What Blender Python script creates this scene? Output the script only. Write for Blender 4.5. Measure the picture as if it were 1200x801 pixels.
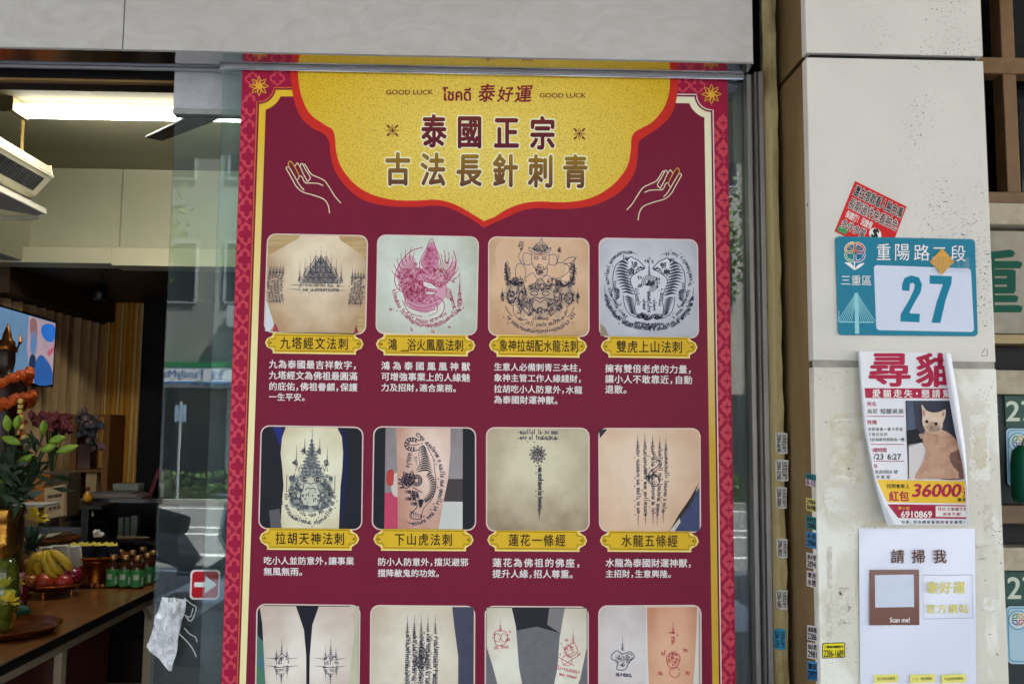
import bpy, math, random
from mathutils import Vector, Matrix
from mathutils.geometry import tessellate_polygon
random.seed(7)
for o in list(bpy.data.objects): bpy.data.objects.remove(o)
SC = bpy.context.scene; COL = SC.collection
R = math.radians
# ---------------------------------------------------------------- camera
F = 1070.0                                    # focal length in photo pixels (1200 wide)
CAM = Vector((0, -2.2, 1.5)); YAW, PIT, ROL = R(1.70), R(5.40), R(0.48)
fw = Vector((math.sin(YAW)*math.cos(PIT), math.cos(YAW)*math.cos(PIT), math.sin(PIT)))
r0 = Vector((math.cos(YAW), -math.sin(YAW), 0)); u0 = r0.cross(fw)
rt = math.cos(ROL)*r0 + math.sin(ROL)*u0; up = -math.sin(ROL)*r0 + math.cos(ROL)*u0
cd = bpy.data.cameras.new('camera'); cam = bpy.data.objects.new('camera', cd); COL.objects.link(cam)
cd.sensor_width = 36; cd.lens = 36*F/1200; cd.clip_start = .05; cd.clip_end = 400
m = Matrix.Identity(4)
for i, c in enumerate((rt, up, -fw)):
    for j in range(3): m[j][i] = c[j]
m.translation = CAM; cam.matrix_world = m; SC.camera = cam
# ---------------------------------------------------------------- sky, sun, exposure
w = bpy.data.worlds.new('World'); SC.world = w; w.use_nodes = True
nt = w.node_tree; sky = nt.nodes.new('ShaderNodeTexSky'); sky.sky_type = 'NISHITA'; sky.sun_disc = False
SUN_EL, SUN_AZ = R(56), R(66)
sky.sun_elevation = SUN_EL; sky.sun_rotation = SUN_AZ
bg = nt.nodes['Background']; nt.links.new(sky.outputs[0], bg.inputs[0]); bg.inputs[1].default_value = .15
sl = bpy.data.lights.new('sun', 'SUN'); sl.energy = 4.6; sl.angle = R(.5); sl.color = (1, .95, .87)
so = bpy.data.objects.new('sun', sl); COL.objects.link(so); so.location = (0, 0, 30)
sd = Vector((math.sin(SUN_AZ)*math.cos(SUN_EL), math.cos(SUN_AZ)*math.cos(SUN_EL), math.sin(SUN_EL)))
so.rotation_euler = sd.to_track_quat('Z', 'Y').to_euler()
vs = SC.view_settings; vs.view_transform = 'Standard'; vs.look = 'None'; vs.gamma = 1; vs.use_curve_mapping = False
vs.exposure = 3.38
SC.cycles.use_denoising = True; SC.cycles.max_bounces = 10; SC.cycles.transparent_max_bounces = 16
SC.cycles.sample_clamp_indirect = 6
# ---------------------------------------------------------------- points on planes
def ray(px, py): return fw + rt*((px-600)/F) - up*((py-400.5)/F)
def pt(px, py, Y): d = ray(px, py); return CAM + d*((Y-CAM.y)/d.y)
def ptX(px, py, X): d = ray(px, py); return CAM + d*((X-CAM.x)/d.x)
def ptZ(px, py, Z): d = ray(px, py); return CAM + d*((Z-CAM.z)/d.z)
def flat(Y): return lambda px, py, l=0: pt(px, py, Y - l*.0004)
# ---------------------------------------------------------------- materials
def lin(c): return tuple(((v/255)/12.92 if v <= 10 else ((v/255+.055)/1.055)**2.4) for v in c) + (1,)
MATS = {}
def mat(rgb, rough=.6, metal=0., var=.08, scale=8., bump=0., bscale=40., rgb2=None, spec=.4, coat=0., stretch=None, thr=None, emit=0., name=None, alpha=1.):
    key = (rgb, rough, metal, var, scale, bump, bscale, rgb2, spec, coat, stretch, thr, emit, alpha)
    if key in MATS: return MATS[key]
    ma = bpy.data.materials.new(name or 'paint'); ma.use_nodes = True; t = ma.node_tree; N = t.nodes; L = t.links
    b = N['Principled BSDF']; b.inputs['Roughness'].default_value = rough; b.inputs['Metallic'].default_value = metal
    b.inputs['Specular IOR Level'].default_value = spec; b.inputs['Coat Weight'].default_value = coat; b.inputs['Coat Roughness'].default_value = .12
    b.inputs['Alpha'].default_value = alpha
    c1 = lin(rgb); c2 = lin(rgb2) if rgb2 else tuple(max(0, v*(1-var*2)) for v in c1[:3]) + (1,)
    tc = N.new('ShaderNodeTexCoord'); mp = N.new('ShaderNodeMapping'); L.new(tc.outputs['Object'], mp.inputs[0])
    if stretch: mp.inputs['Scale'].default_value = stretch
    nz = N.new('ShaderNodeTexNoise'); nz.inputs['Scale'].default_value = scale; nz.inputs['Detail'].default_value = 6; nz.inputs['Roughness'].default_value = .62
    L.new(mp.outputs[0], nz.inputs['Vector'])
    cr = N.new('ShaderNodeValToRGB'); e = cr.color_ramp.elements
    a, z = thr if thr else (.3, .7)
    e[0].position = a; e[1].position = z; e[0].color = c2; e[1].color = c1
    L.new(nz.outputs[0], cr.inputs[0]); L.new(cr.outputs[0], b.inputs['Base Color'])
    if emit:
        L.new(cr.outputs[0], b.inputs['Emission Color']); b.inputs['Emission Strength'].default_value = emit
    if bump:
        n2 = N.new('ShaderNodeTexNoise'); n2.inputs['Scale'].default_value = bscale; n2.inputs['Detail'].default_value = 5; L.new(mp.outputs[0], n2.inputs['Vector'])
        bp = N.new('ShaderNodeBump'); bp.inputs['Strength'].default_value = bump; bp.inputs['Distance'].default_value = .01
        L.new(n2.outputs[0], bp.inputs['Height']); L.new(bp.outputs[0], b.inputs['Normal'])
    MATS[key] = ma; return ma
def ink(*rgb): return mat(rgb, .42, var=.03, scale=30, spec=.14, name='print_ink')
def nodes_mat(name):
    ma = bpy.data.materials.new(name); ma.use_nodes = True; return ma, ma.node_tree.nodes, ma.node_tree.links, ma.node_tree.nodes['Principled BSDF']
def glass_mat(name, tint, f0, dust=.045):
    ma, N, L, b = nodes_mat(name); N.remove(b); out = N['Material Output']
    tr = N.new('ShaderNodeBsdfTransparent'); tr.inputs[0].default_value = tint + (1,)
    gl = N.new('ShaderNodeBsdfGlossy'); gl.inputs['Roughness'].default_value = 0.0
    lw = N.new('ShaderNodeLayerWeight'); lw.inputs[0].default_value = .5
    pw = N.new('ShaderNodeMath'); pw.operation = 'POWER'; pw.inputs[1].default_value = 5; L.new(lw.outputs['Facing'], pw.inputs[0])
    ad = N.new('ShaderNodeMath'); ad.operation = 'MULTIPLY_ADD'; ad.inputs[1].default_value = .9; ad.inputs[2].default_value = f0; L.new(pw.outputs[0], ad.inputs[0])
    mx = N.new('ShaderNodeMixShader'); L.new(ad.outputs[0], mx.inputs[0]); L.new(tr.outputs[0], mx.inputs[1]); L.new(gl.outputs[0], mx.inputs[2])
    df = N.new('ShaderNodeBsdfDiffuse'); df.inputs[0].default_value = (.62, .66, .66, 1)     # thin film of street dust
    tc = N.new('ShaderNodeTexCoord'); nz = N.new('ShaderNodeTexNoise'); nz.inputs['Scale'].default_value = 6; nz.inputs['Detail'].default_value = 8; L.new(tc.outputs['Object'], nz.inputs['Vector'])
    mr = N.new('ShaderNodeMapRange'); mr.inputs[1].default_value = .35; mr.inputs[2].default_value = .7; mr.inputs[3].default_value = dust*.6; mr.inputs[4].default_value = dust*1.5; L.new(nz.outputs[0], mr.inputs[0])
    m2 = N.new('ShaderNodeMixShader'); L.new(mr.outputs[0], m2.inputs[0]); L.new(mx.outputs[0], m2.inputs[1]); L.new(df.outputs[0], m2.inputs[2])
    L.new(m2.outputs[0], out.inputs[0]); return ma
def lamp_mat(name, rgb, s):
    ma, N, L, b = nodes_mat(name); b.inputs['Emission Color'].default_value = lin(rgb); b.inputs['Emission Strength'].default_value = s
    b.inputs['Base Color'].default_value = lin(rgb); return ma
# ---------------------------------------------------------------- mesh builder
WL = {}
class MB:
    def __init__(s): s.v = []; s.f = []; s.m = []; s.mats = []
    def mi(s, ma):
        if ma not in s.mats: s.mats.append(ma)
        return s.mats.index(ma)
    def add(s, vs_, fs, ma):
        k = len(s.v); s.v += [Vector(p) for p in vs_]; i = s.mi(ma)
        for f in fs: s.f.append(tuple(k+a for a in f)); s.m.append(i)
    def poly(s, pts, ma):
        pts = [Vector(p) for p in pts]
        if len(pts) < 5 : s.add(pts, [tuple(range(len(pts)))], ma); return
        s.add(pts, tessellate_polygon([pts]), ma)
    def box(s, a, b, ma):
        x0, y0, z0 = (min(a[i], b[i]) for i in range(3)); x1, y1, z1 = (max(a[i], b[i]) for i in range(3))
        s.add([(x0,y0,z0),(x1,y0,z0),(x1,y1,z0),(x0,y1,z0),(x0,y0,z1),(x1,y0,z1),(x1,y1,z1),(x0,y1,z1)],
              [(0,3,2,1),(4,5,6,7),(0,1,5,4),(1,2,6,5),(2,3,7,6),(3,0,4,7)], ma); return s
    def slab(s, q, off, ma):                     # quad or polygon extruded by vector off
        q = [Vector(p) for p in q]; n = len(q); off = Vector(off); k = [p+off for p in q]
        tri = tessellate_polygon([q]) if n > 4 else [tuple(range(n))]
        s.add(q+k, [tuple(t) for t in tri] + [tuple(n+a for a in reversed(t)) for t in tri] + [(i, (i+1) % n, n+(i+1) % n, n+i) for i in range(n)], ma); return s
    def tube(s, path, r, ma, n=8, cap=True):
        path = [Vector(p) for p in path]; k = len(path); rings = []
        rr = r if isinstance(r, (list, tuple)) else [r]*k
        for i, p in enumerate(path):
            t = (path[min(i+1, k-1)] - path[max(i-1, 0)]); t = t.normalized() if t.length > 1e-9 else Vector((0,0,1))
            a = t.cross(Vector((0,0,1)) if abs(t.z) < .95 else Vector((1,0,0))).normalized(); b = t.cross(a)
            rings.append([p + (a*math.cos(2*math.pi*j/n) + b*math.sin(2*math.pi*j/n))*rr[i] for j in range(n)])
        fs = [(i*n+j, i*n+(j+1) % n, (i+1)*n+(j+1) % n, (i+1)*n+j) for i in range(k-1) for j in range(n)]
        if cap: fs += [tuple(range(n))[::-1], tuple((k-1)*n+j for j in range(n))]
        s.add([p for g in rings for p in g], fs, ma); return s
    def lathe(s, prof, c, ma, n=20, wob=None):   # prof: (radius, z)
        c = Vector(c); k = len(prof); vs_ = []
        for i, (r, z) in enumerate(prof):
            for j in range(n):
                a = 2*math.pi*j/n; q = r*(1 + (wob(i, j, n) if wob else 0)); vs_.append(c + Vector((q*math.cos(a), q*math.sin(a), z)))
        fs = [(i*n+j, i*n+(j+1) % n, (i+1)*n+(j+1) % n, (i+1)*n+j) for i in range(k-1) for j in range(n)]
        if prof[0][0] > 1e-5: fs.append(tuple(range(n))[::-1])
        if prof[-1][0] > 1e-5: fs.append(tuple((k-1)*n+j for j in range(n)))
        s.add(vs_, fs, ma); return s
    def blob(s, c, r, ma, n=10, rot=None, jit=0):
        c = Vector(c); vs_ = []; h = n//2
        r = r if isinstance(r, (list, tuple)) else (r, r, r)
        for i in range(h+1):
            th = math.pi*i/h
            for j in range(n):
                ph = 2*math.pi*j/n; q = 1 + (random.uniform(-jit, jit) if jit else 0)
                p = Vector((r[0]*math.sin(th)*math.cos(ph), r[1]*math.sin(th)*math.sin(ph), r[2]*math.cos(th)))*q
                if rot is not None: p = rot @ p
                vs_.append(c+p)
        s.add(vs_, [(i*n+j, (i+1)*n+j, (i+1)*n+(j+1) % n, i*n+(j+1) % n) for i in range(h) for j in range(n)], ma); return s
    def surf(s, fn, nu, nv, ma):
        s.add([fn(i/nu, j/nv) for j in range(nv+1) for i in range(nu+1)],
              [(j*(nu+1)+i, j*(nu+1)+i+1, (j+1)*(nu+1)+i+1, (j+1)*(nu+1)+i) for j in range(nv) for i in range(nu)], ma); return s
    def build(s, name, parent=None, smooth=False, bevel=0, **kw):
        if parent is not None: base = Vector(WL[parent.name])
        else:
            xs = [p.x for p in s.v]; ys = [p.y for p in s.v]; zs = [p.z for p in s.v]
            base = Vector(((min(xs)+max(xs))/2, (min(ys)+max(ys))/2, min(zs)))
        me = bpy.data.meshes.new(name); me.from_pydata([p-base for p in s.v], [], s.f)
        for a in s.mats: me.materials.append(a)
        me.polygons.foreach_set('material_index', s.m)
        if smooth: me.polygons.foreach_set('use_smooth', [True]*len(s.f))
        me.update(); o = bpy.data.objects.new(name, me); COL.objects.link(o)
        if parent is not None: o.parent = parent
        else: o.location = base
        WL[o.name] = tuple(base)
        if smooth:
            import bmesh
            bm = bmesh.new(); bm.from_mesh(me); bmesh.ops.remove_doubles(bm, verts=bm.verts, dist=1e-6); bmesh.ops.recalc_face_normals(bm, faces=bm.faces); bm.to_mesh(me); bm.free()
        if bevel:
            b = o.modifiers.new('bevel', 'BEVEL'); b.width = bevel; b.segments = 2; b.limit_method = 'ANGLE'
        if kw: tag(o, **kw)
        return o
def tag(o, label=None, cat=None, group=None, kind=None):
    if label: o['label'] = label
    if cat: o['category'] = cat
    if group: o['group'] = group
    if kind: o['kind'] = kind
    return o
def thing(name, loc, label, cat, group=None):
    o = bpy.data.objects.new(name, None); COL.objects.link(o); o.location = loc; o.empty_display_size = .05
    WL[o.name] = tuple(loc); return tag(o, label, cat, group)
def copy_tree(root, loc, label=None, rotz=None):
    def rec(o, par):
        c = o.copy(); COL.objects.link(c)
        if par is not None: c.parent = par
        for ch in o.children: rec(ch, c)
        return c
    r = rec(root, None); r.location = loc
    if label: r['label'] = label
    if rotz is not None: r.rotation_euler.z = rotz
    return r
# ---------------------------------------------------------------- print helpers (lettering, line art)
GL = {}
def glyph_mesh(st):
    if st not in GL:
        cu = bpy.data.curves.new('lettering', 'FONT'); cu.body = st; cu.size = 1; cu.resolution_u = 3
        o = bpy.data.objects.new('lettering', cu); me = o.to_mesh()
        GL[st] = ([(v.co.x, v.co.y) for v in me.vertices], [tuple(p.vertices) for p in me.polygons])
        o.to_mesh_clear(); bpy.data.objects.remove(o); bpy.data.curves.remove(cu)
    return GL[st]
def shifts(b):                                   # heavier strokes: the same glyph printed again a hair aside
    if b <= 0: return [(0, 0, 0)]
    n = 4 if b < .04 else 12
    return [(b*math.cos(2*math.pi*i/n + .4), b*math.sin(2*math.pi*i/n + .4)*.85, .045*i) for i in range(n)] + [(0, 0, .045*n)]
def glyph(mb, ch, cx, cy, w_, h_, S, ma, bold=.02, l=0, ang=0):
    vs_, fs = glyph_mesh(ch); ca, sa = math.cos(ang), math.sin(ang)
    if not fs: return
    for dx, dy, dl in shifts(bold):
        out = []
        for x, y in vs_:
            X = (x+dx-.5)*w_; Y = -(y+dy-.38)*h_; out.append(S(cx + X*ca - Y*sa, cy + X*sa + Y*ca, l+dl))
        mb.add(out, fs, ma)
def fit(mb, st, q, S, ma, bold=.0, l=0):         # string stretched into a pixel box (x0,y0,x1,y1) or a quad tl,tr,br,bl
    vs_, fs = glyph_mesh(st)
    if not fs: return
    if not isinstance(q[0], (tuple, list)): q = ((q[0],q[1]),(q[2],q[1]),(q[2],q[3]),(q[0],q[3]))
    xs = [v[0] for v in vs_]; ys = [v[1] for v in vs_]; x0, x1, y0, y1 = min(xs), max(xs), min(ys), max(ys)
    B = quad(q)
    for dx, dy, dl in shifts(bold): mb.add([S(*B((x+dx-x0)/(x1-x0), (y1-y-dy)/max(1e-6, y1-y0)), l+dl) for x, y in vs_], fs, ma)
def quad(q):
    (ax, ay), (bx, by), (cx, cy), (dx, dy) = q
    return lambda u, v: ((ax*(1-u)+bx*u)*(1-v) + (dx*(1-u)+cx*u)*v, (ay*(1-u)+by*u)*(1-v) + (dy*(1-u)+cy*u)*v)
NARROW = '，。,:：!！・'
def line(mb, st, x0, y0, x1, y1, size, S, ma, bold=.02, l=0, hs=1.0):
    ws = [(.55 if c in NARROW else 1.) for c in st]; tot = sum(ws); L_ = math.hypot(x1-x0, y1-y0)
    gap = (L_ - tot*size)/max(1, len(st)-1); ang = math.atan2(y1-y0, x1-x0); p = 0
    for c, k in zip(st, ws):
        m_ = p + k*size/2 + (.23*size if c in '，。,' else 0)
        glyph(mb, c, x0 + (x1-x0)*m_/L_, y0 + (y1-y0)*m_/L_, size, size*hs, S, ma, bold, l, ang); p += k*size + gap
def spl(P, n=6, closed=False):
    out = []; k = len(P)
    for i in range(k if closed else k-1):
        g = (lambda j: P[j % k]) if closed else (lambda j: P[max(0, min(k-1, j))])
        a, b, c, d = g(i-1), g(i), g(i+1), g(i+2)
        for s_ in range(n):
            t = s_/n
            out.append(tuple(.5*((2*b[j]) + (-a[j]+c[j])*t + (2*a[j]-5*b[j]+4*c[j]-d[j])*t*t + (-a[j]+3*b[j]-3*c[j]+d[j])*t**3) for j in (0, 1)))
    if not closed: out.append(tuple(P[-1]))
    return out
def stroke(mb, P, w_, S, ma, l=0, taper=False, closed=False):
    k = len(P); Lf, Rg = [], []
    if k < 2: return
    for i, (x, y) in enumerate(P):
        a = P[(i-1) % k] if closed else P[max(0, i-1)]; b = P[(i+1) % k] if closed else P[min(k-1, i+1)]
        dx, dy = b[0]-a[0], b[1]-a[1]; n = math.hypot(dx, dy) or 1; q = w_/2
        if taper: q *= max(.12, 1 - i/(k-1)) if taper == 1 else max(.12, math.sin(math.pi*i/(k-1)))
        Lf.append(S(x - dy/n*q, y + dx/n*q, l)); Rg.append(S(x + dy/n*q, y - dx/n*q, l))
    n = k if closed else k-1
    mb.add(Lf+Rg, [(i, (i+1) % k, k+(i+1) % k, k+i) for i in range(n)], ma)
def fill(mb, P, S, ma, l=0): mb.poly([S(x, y, l) for x, y in P], ma)
def circ(cx, cy, r, n=16, ry=None, a0=0, a1=2*math.pi): 
    e = n if abs(a1-a0-2*math.pi) < 1e-6 else n-1
    return [(cx + r*math.cos(a0+(a1-a0)*i/e), cy + (ry or r)*math.sin(a0+(a1-a0)*i/e)) for i in range(n)]
def rrect(B, r, asp=1., n=5, u0=0, v0=0, u1=1, v1=1):   # rounded rectangle in quad map B, r as fraction of width
    rx, ry = r, r*asp; P = []
    for cx, cy, a in ((u0+rx, v0+ry, 180), (u1-rx, v0+ry, 270), (u1-rx, v1-ry, 0), (u0+rx, v1-ry, 90)):
        for i in range(n+1):
            t = R(a + 90*i/n); P.append(B(cx + rx*math.cos(t), cy + ry*math.sin(t)))
    return P
# ================================================================ building shell
concrete = mat((196, 194, 188), .85, scale=3, var=.06, bump=.12, bscale=60)
soffit = mat((190, 188, 182), .9, scale=2, var=.05)
cream = mat((184, 180, 152), .75, scale=4, var=.06, bump=.05, bscale=120)
creamw = mat((206, 198, 166), .7, scale=4, var=.05)
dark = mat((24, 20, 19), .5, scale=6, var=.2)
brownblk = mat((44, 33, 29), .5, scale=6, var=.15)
def struct(name, a, b, ma): return MB().box(a, b, ma).build(name, kind='structure')
struct('road', (-120, -16.5, -.12), (120, -4.6, -.10), mat((122, 122, 122), .9, scale=1.5, var=.1, bump=.1, bscale=90))
struct('ground', (-200, -200, -.5), (200, 200, -.3), mat((105, 100, 92), .9, scale=.4, var=.1))
struct('arcade_pavement', (-40, -4.6, -.3), (40, -.02, 0), mat((150, 142, 134), .7, scale=3, var=.12))
struct('far_pavement', (-120, -21, -.3), (120, -16.5, .02), mat((160, 155, 148), .8, scale=2, var=.1))
mk = MB(); wl = mat((225, 225, 222), .8, scale=5, var=.08)
for y in (-8.1, -9.4, -11.6, -12.5, -15.9): mk.box((-60, y-.09, -.1), (60, y+.09, -.096), wl)
for i in range(10): mk.box((-9+i*1.2, -7.6, -.1), (-8.4+i*1.2, -5.2, -.096), wl)
mk.build('road_marking', kind='structure')

ceilZ = pt(120, 198, 3.1).z; lintZ = pt(120, 309, 3.1).z
hz0 = pt(300, 63.5, -.085).z; hx1 = pt(882, 40, -.085).x
jx0, jx1 = pt(877, 400, -.01).x, pt(895, 400, -.01).x
plx0, plx1 = pt(899.5, 400, -.03).x, pt(917, 400, -.03).x
PY = -.20; pX0, pX1 = pt(952.5, 400, PY).x, pt(1166, 400, PY).x
sb = thing('shop_building', (0, 4, 0), 'apartment block over the shop with pale arcade soffit and upper storeys', 'building')
MB().box((-12, -4.2, 3.5), (12, 10, 15), concrete).build('upper_storeys', sb)
MB().box((-12, -4.2, 3.42), (12, -.3, 3.498), soffit).build('arcade_soffit', sb)
for x in (-6.2, 4.6): MB().box((x-.3, -4.1, 0), (x+.3, -3.6, 3.418), concrete).build('arcade_column', sb)
# shop interior shell
LX = pt(35, 270, 3.1).x
MB().box((LX-.6, .13, ceilZ), (1.6, 3.1, ceilZ+.1), mat((158, 152, 126), .85, scale=2.5, var=.1, bump=.05, bscale=30)).build('room_ceiling', sb)
bk = MB(); bk.box((LX-.6, 3.1, lintZ+.05), (1.6, 3.22, ceilZ+.05), cream)
jl = pt(141.5, 250, 3.095).x; bk.box((jl-.004, 3.097, lintZ+.1), (jl+.004, 3.1, ceilZ), mat((150, 148, 125), .8)); bk.build('back_wall', sb)
MB().box((LX-.1, .13, lintZ), (LX, 3.1, ceilZ), cream).build('side_wall', sb)
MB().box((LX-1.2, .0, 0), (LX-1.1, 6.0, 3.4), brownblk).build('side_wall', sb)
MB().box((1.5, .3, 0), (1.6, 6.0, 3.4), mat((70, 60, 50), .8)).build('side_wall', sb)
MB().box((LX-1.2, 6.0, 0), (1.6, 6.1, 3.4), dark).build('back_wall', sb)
MB().box((LX-1.2, .0, -.05), (1.6, 6.0, .004), mat((96, 86, 76), .5, scale=3)).build('shop_floor', sb)
bm_ = MB(); z0, z1 = pt(120, 308.5, 3.03).z, pt(120, 290, 3.03).z; xs = pt(131, 300, 3.03).x
bm_.box((LX-.6, 3.03, z0), (xs, 3.2, z1), creamw); bm_.box((xs, 3.028, z0-.012), (1.6, 3.2, z1), creamw); bm_.build('lintel_beam', sb, bevel=.004)
MB().box((LX-1.2, 3.2, lintZ+.0), (1.6, 6.0, lintZ+.06), mat((74, 58, 48), .5)).build('alcove_ceiling', sb)
MB().box((LX-1.1, 3.2, pt(60, 340, 3.1).z*0+lintZ-.16), (LX-.15, 5.0, lintZ), mat((74, 52, 34), .6)).build('pelmet', sb)
# dark beam behind the track
zb = pt(100, 107, .30).z; zm = pt(100, 97, .11).z
b2 = MB(); b2.box((-2.2, .12, zb), (1.2, .30, zb+.6), mat((52, 38, 32), .45)); b2.box((-2.2, .10, zm), (-.5, .119, zm+.006), mat((150, 118, 70), .4)); b2.box((-2.2, .112, zm+.008), (1.2, .1195, zm+.5), mat((30, 25, 24), .4)); b2.build('door_beam', sb)
# ---------------------------------------------------------------- steel shutter box
def steel_mat():
    ma, N, L, b = nodes_mat('brushed_steel'); b.inputs['Metallic'].default_value = .3
    tc = N.new('ShaderNodeTexCoord'); mp = N.new('ShaderNodeMapping'); mp.inputs['Scale'].default_value = (1.6, 1, 3.2); mp.inputs['Rotation'].default_value = (0, R(38), 0)
    wv = N.new('ShaderNodeTexNoise'); wv.inputs['Scale'].default_value = 5; wv.inputs['Detail'].default_value = 8; wv.inputs['Distortion'].default_value = 2.2
    L.new(tc.outputs['Object'], mp.inputs[0]); L.new(mp.outputs[0], wv.inputs['Vector'])
    n2 = N.new('ShaderNodeTexNoise'); n2.inputs['Scale'].default_value = 260; L.new(tc.outputs['Object'], n2.inputs['Vector'])
    ad = N.new('ShaderNodeMath'); ad.operation = 'MULTIPLY_ADD'; ad.inputs[1].default_value = .35; L.new(n2.outputs[0], ad.inputs[0]); L.new(wv.outputs[0], ad.inputs[2])
    cr = N.new('ShaderNodeValToRGB'); e = cr.color_ramp.elements; e[0].position = .45; e[0].color = lin((179, 173, 167)); e[1].position = .85; e[1].color = lin((192, 187, 182))
    L.new(ad.outputs[0], cr.inputs[0]); L.new(cr.outputs[0], b.inputs['Base Color'])
    mr = N.new('ShaderNodeMapRange'); mr.inputs[3].default_value = .42; mr.inputs[4].default_value = .56; L.new(wv.outputs[0], mr.inputs[0]); L.new(mr.outputs[0], b.inputs['Roughness'])
    return ma
steel = steel_mat(); polish = mat((190, 186, 182), .13, 1., var=.03); alu = mat((168, 166, 166), .34, .85, var=.08, scale=20); alud = mat((92, 88, 86), .35, .7, var=.1); jam = mat((122, 118, 116), .35, .7, var=.1); rail = mat((176, 174, 174), .36, .35, var=.06, scale=20)
sh = thing('shutter_box', (0, -.02, hz0), 'brushed stainless steel shutter box above the shop door', 'shutter box')
xs = pt(145, 30, -.085).x
MB().box((-2.6, -.085, hz0+.004), (xs-.0015, -.02, 3.42), steel).build('front_panel', sh)
MB().box((xs+.0015, -.085, hz0+.004), (hx1, -.02, 3.42), steel).build('front_panel', sh)
MB().box((-2.6, -.089, hz0-.001), (hx1, -.02, hz0+.0035), polish).build('bottom_lip', sh)
# ---------------------------------------------------------------- right steel jamb
dj = thing('door_jamb', ((jx0+jx1)/2, 0, 0), 'grey steel door jamb and guide channel right of the poster', 'door frame')
q = MB(); w_ = jx1-jx0
q.box((jx0, -.03, 0), (jx0+w_*.38, .1, hz0-.002), jam); q.box((jx0+w_*.38, -.045, 0), (jx0+w_*.62, .1, hz0-.002), alud); q.box((jx0+w_*.62, -.05, 0), (jx1, .1, hz0-.002), jam); q.build('channel', dj, bevel=.003)
MB().box((jx1, -.02, 0), (plx0+.002, .1, 3.4), mat((34, 22, 18), .6)).build('shadow_gap', dj)
# ---------------------------------------------------------------- plaster edge
def plaster(rgb, rgb2):
    return mat(rgb, .9, scale=9, bump=.6, bscale=45, rgb2=rgb2, thr=(.33, .5), stretch=(1, 1, .35))
pe = MB(); n = 70
vsq = []
for i in range(n+1):
    z = 3.4*i/n; j1 = random.uniform(-.0022, .0022); j2 = random.uniform(-.0035, .0015)
    vsq += [(plx0+j1, .1, z), (plx0+j1, -.03, z), ((plx0+plx1)/2, -.036+random.uniform(-.002, .002), z), (plx1+j2, -.03, z), (plx1+j2, .1, z)]
pe.add(vsq, [(i*5+k, i*5+k+1, i*5+k+6, i*5+k+5) for i in range(n) for k in range(4)], plaster((190, 172, 124), (120, 100, 62)))
pe.build('plaster_edge', label='narrow rough plaster edge strip between steel jamb and pillar', cat='wall edge')
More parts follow.
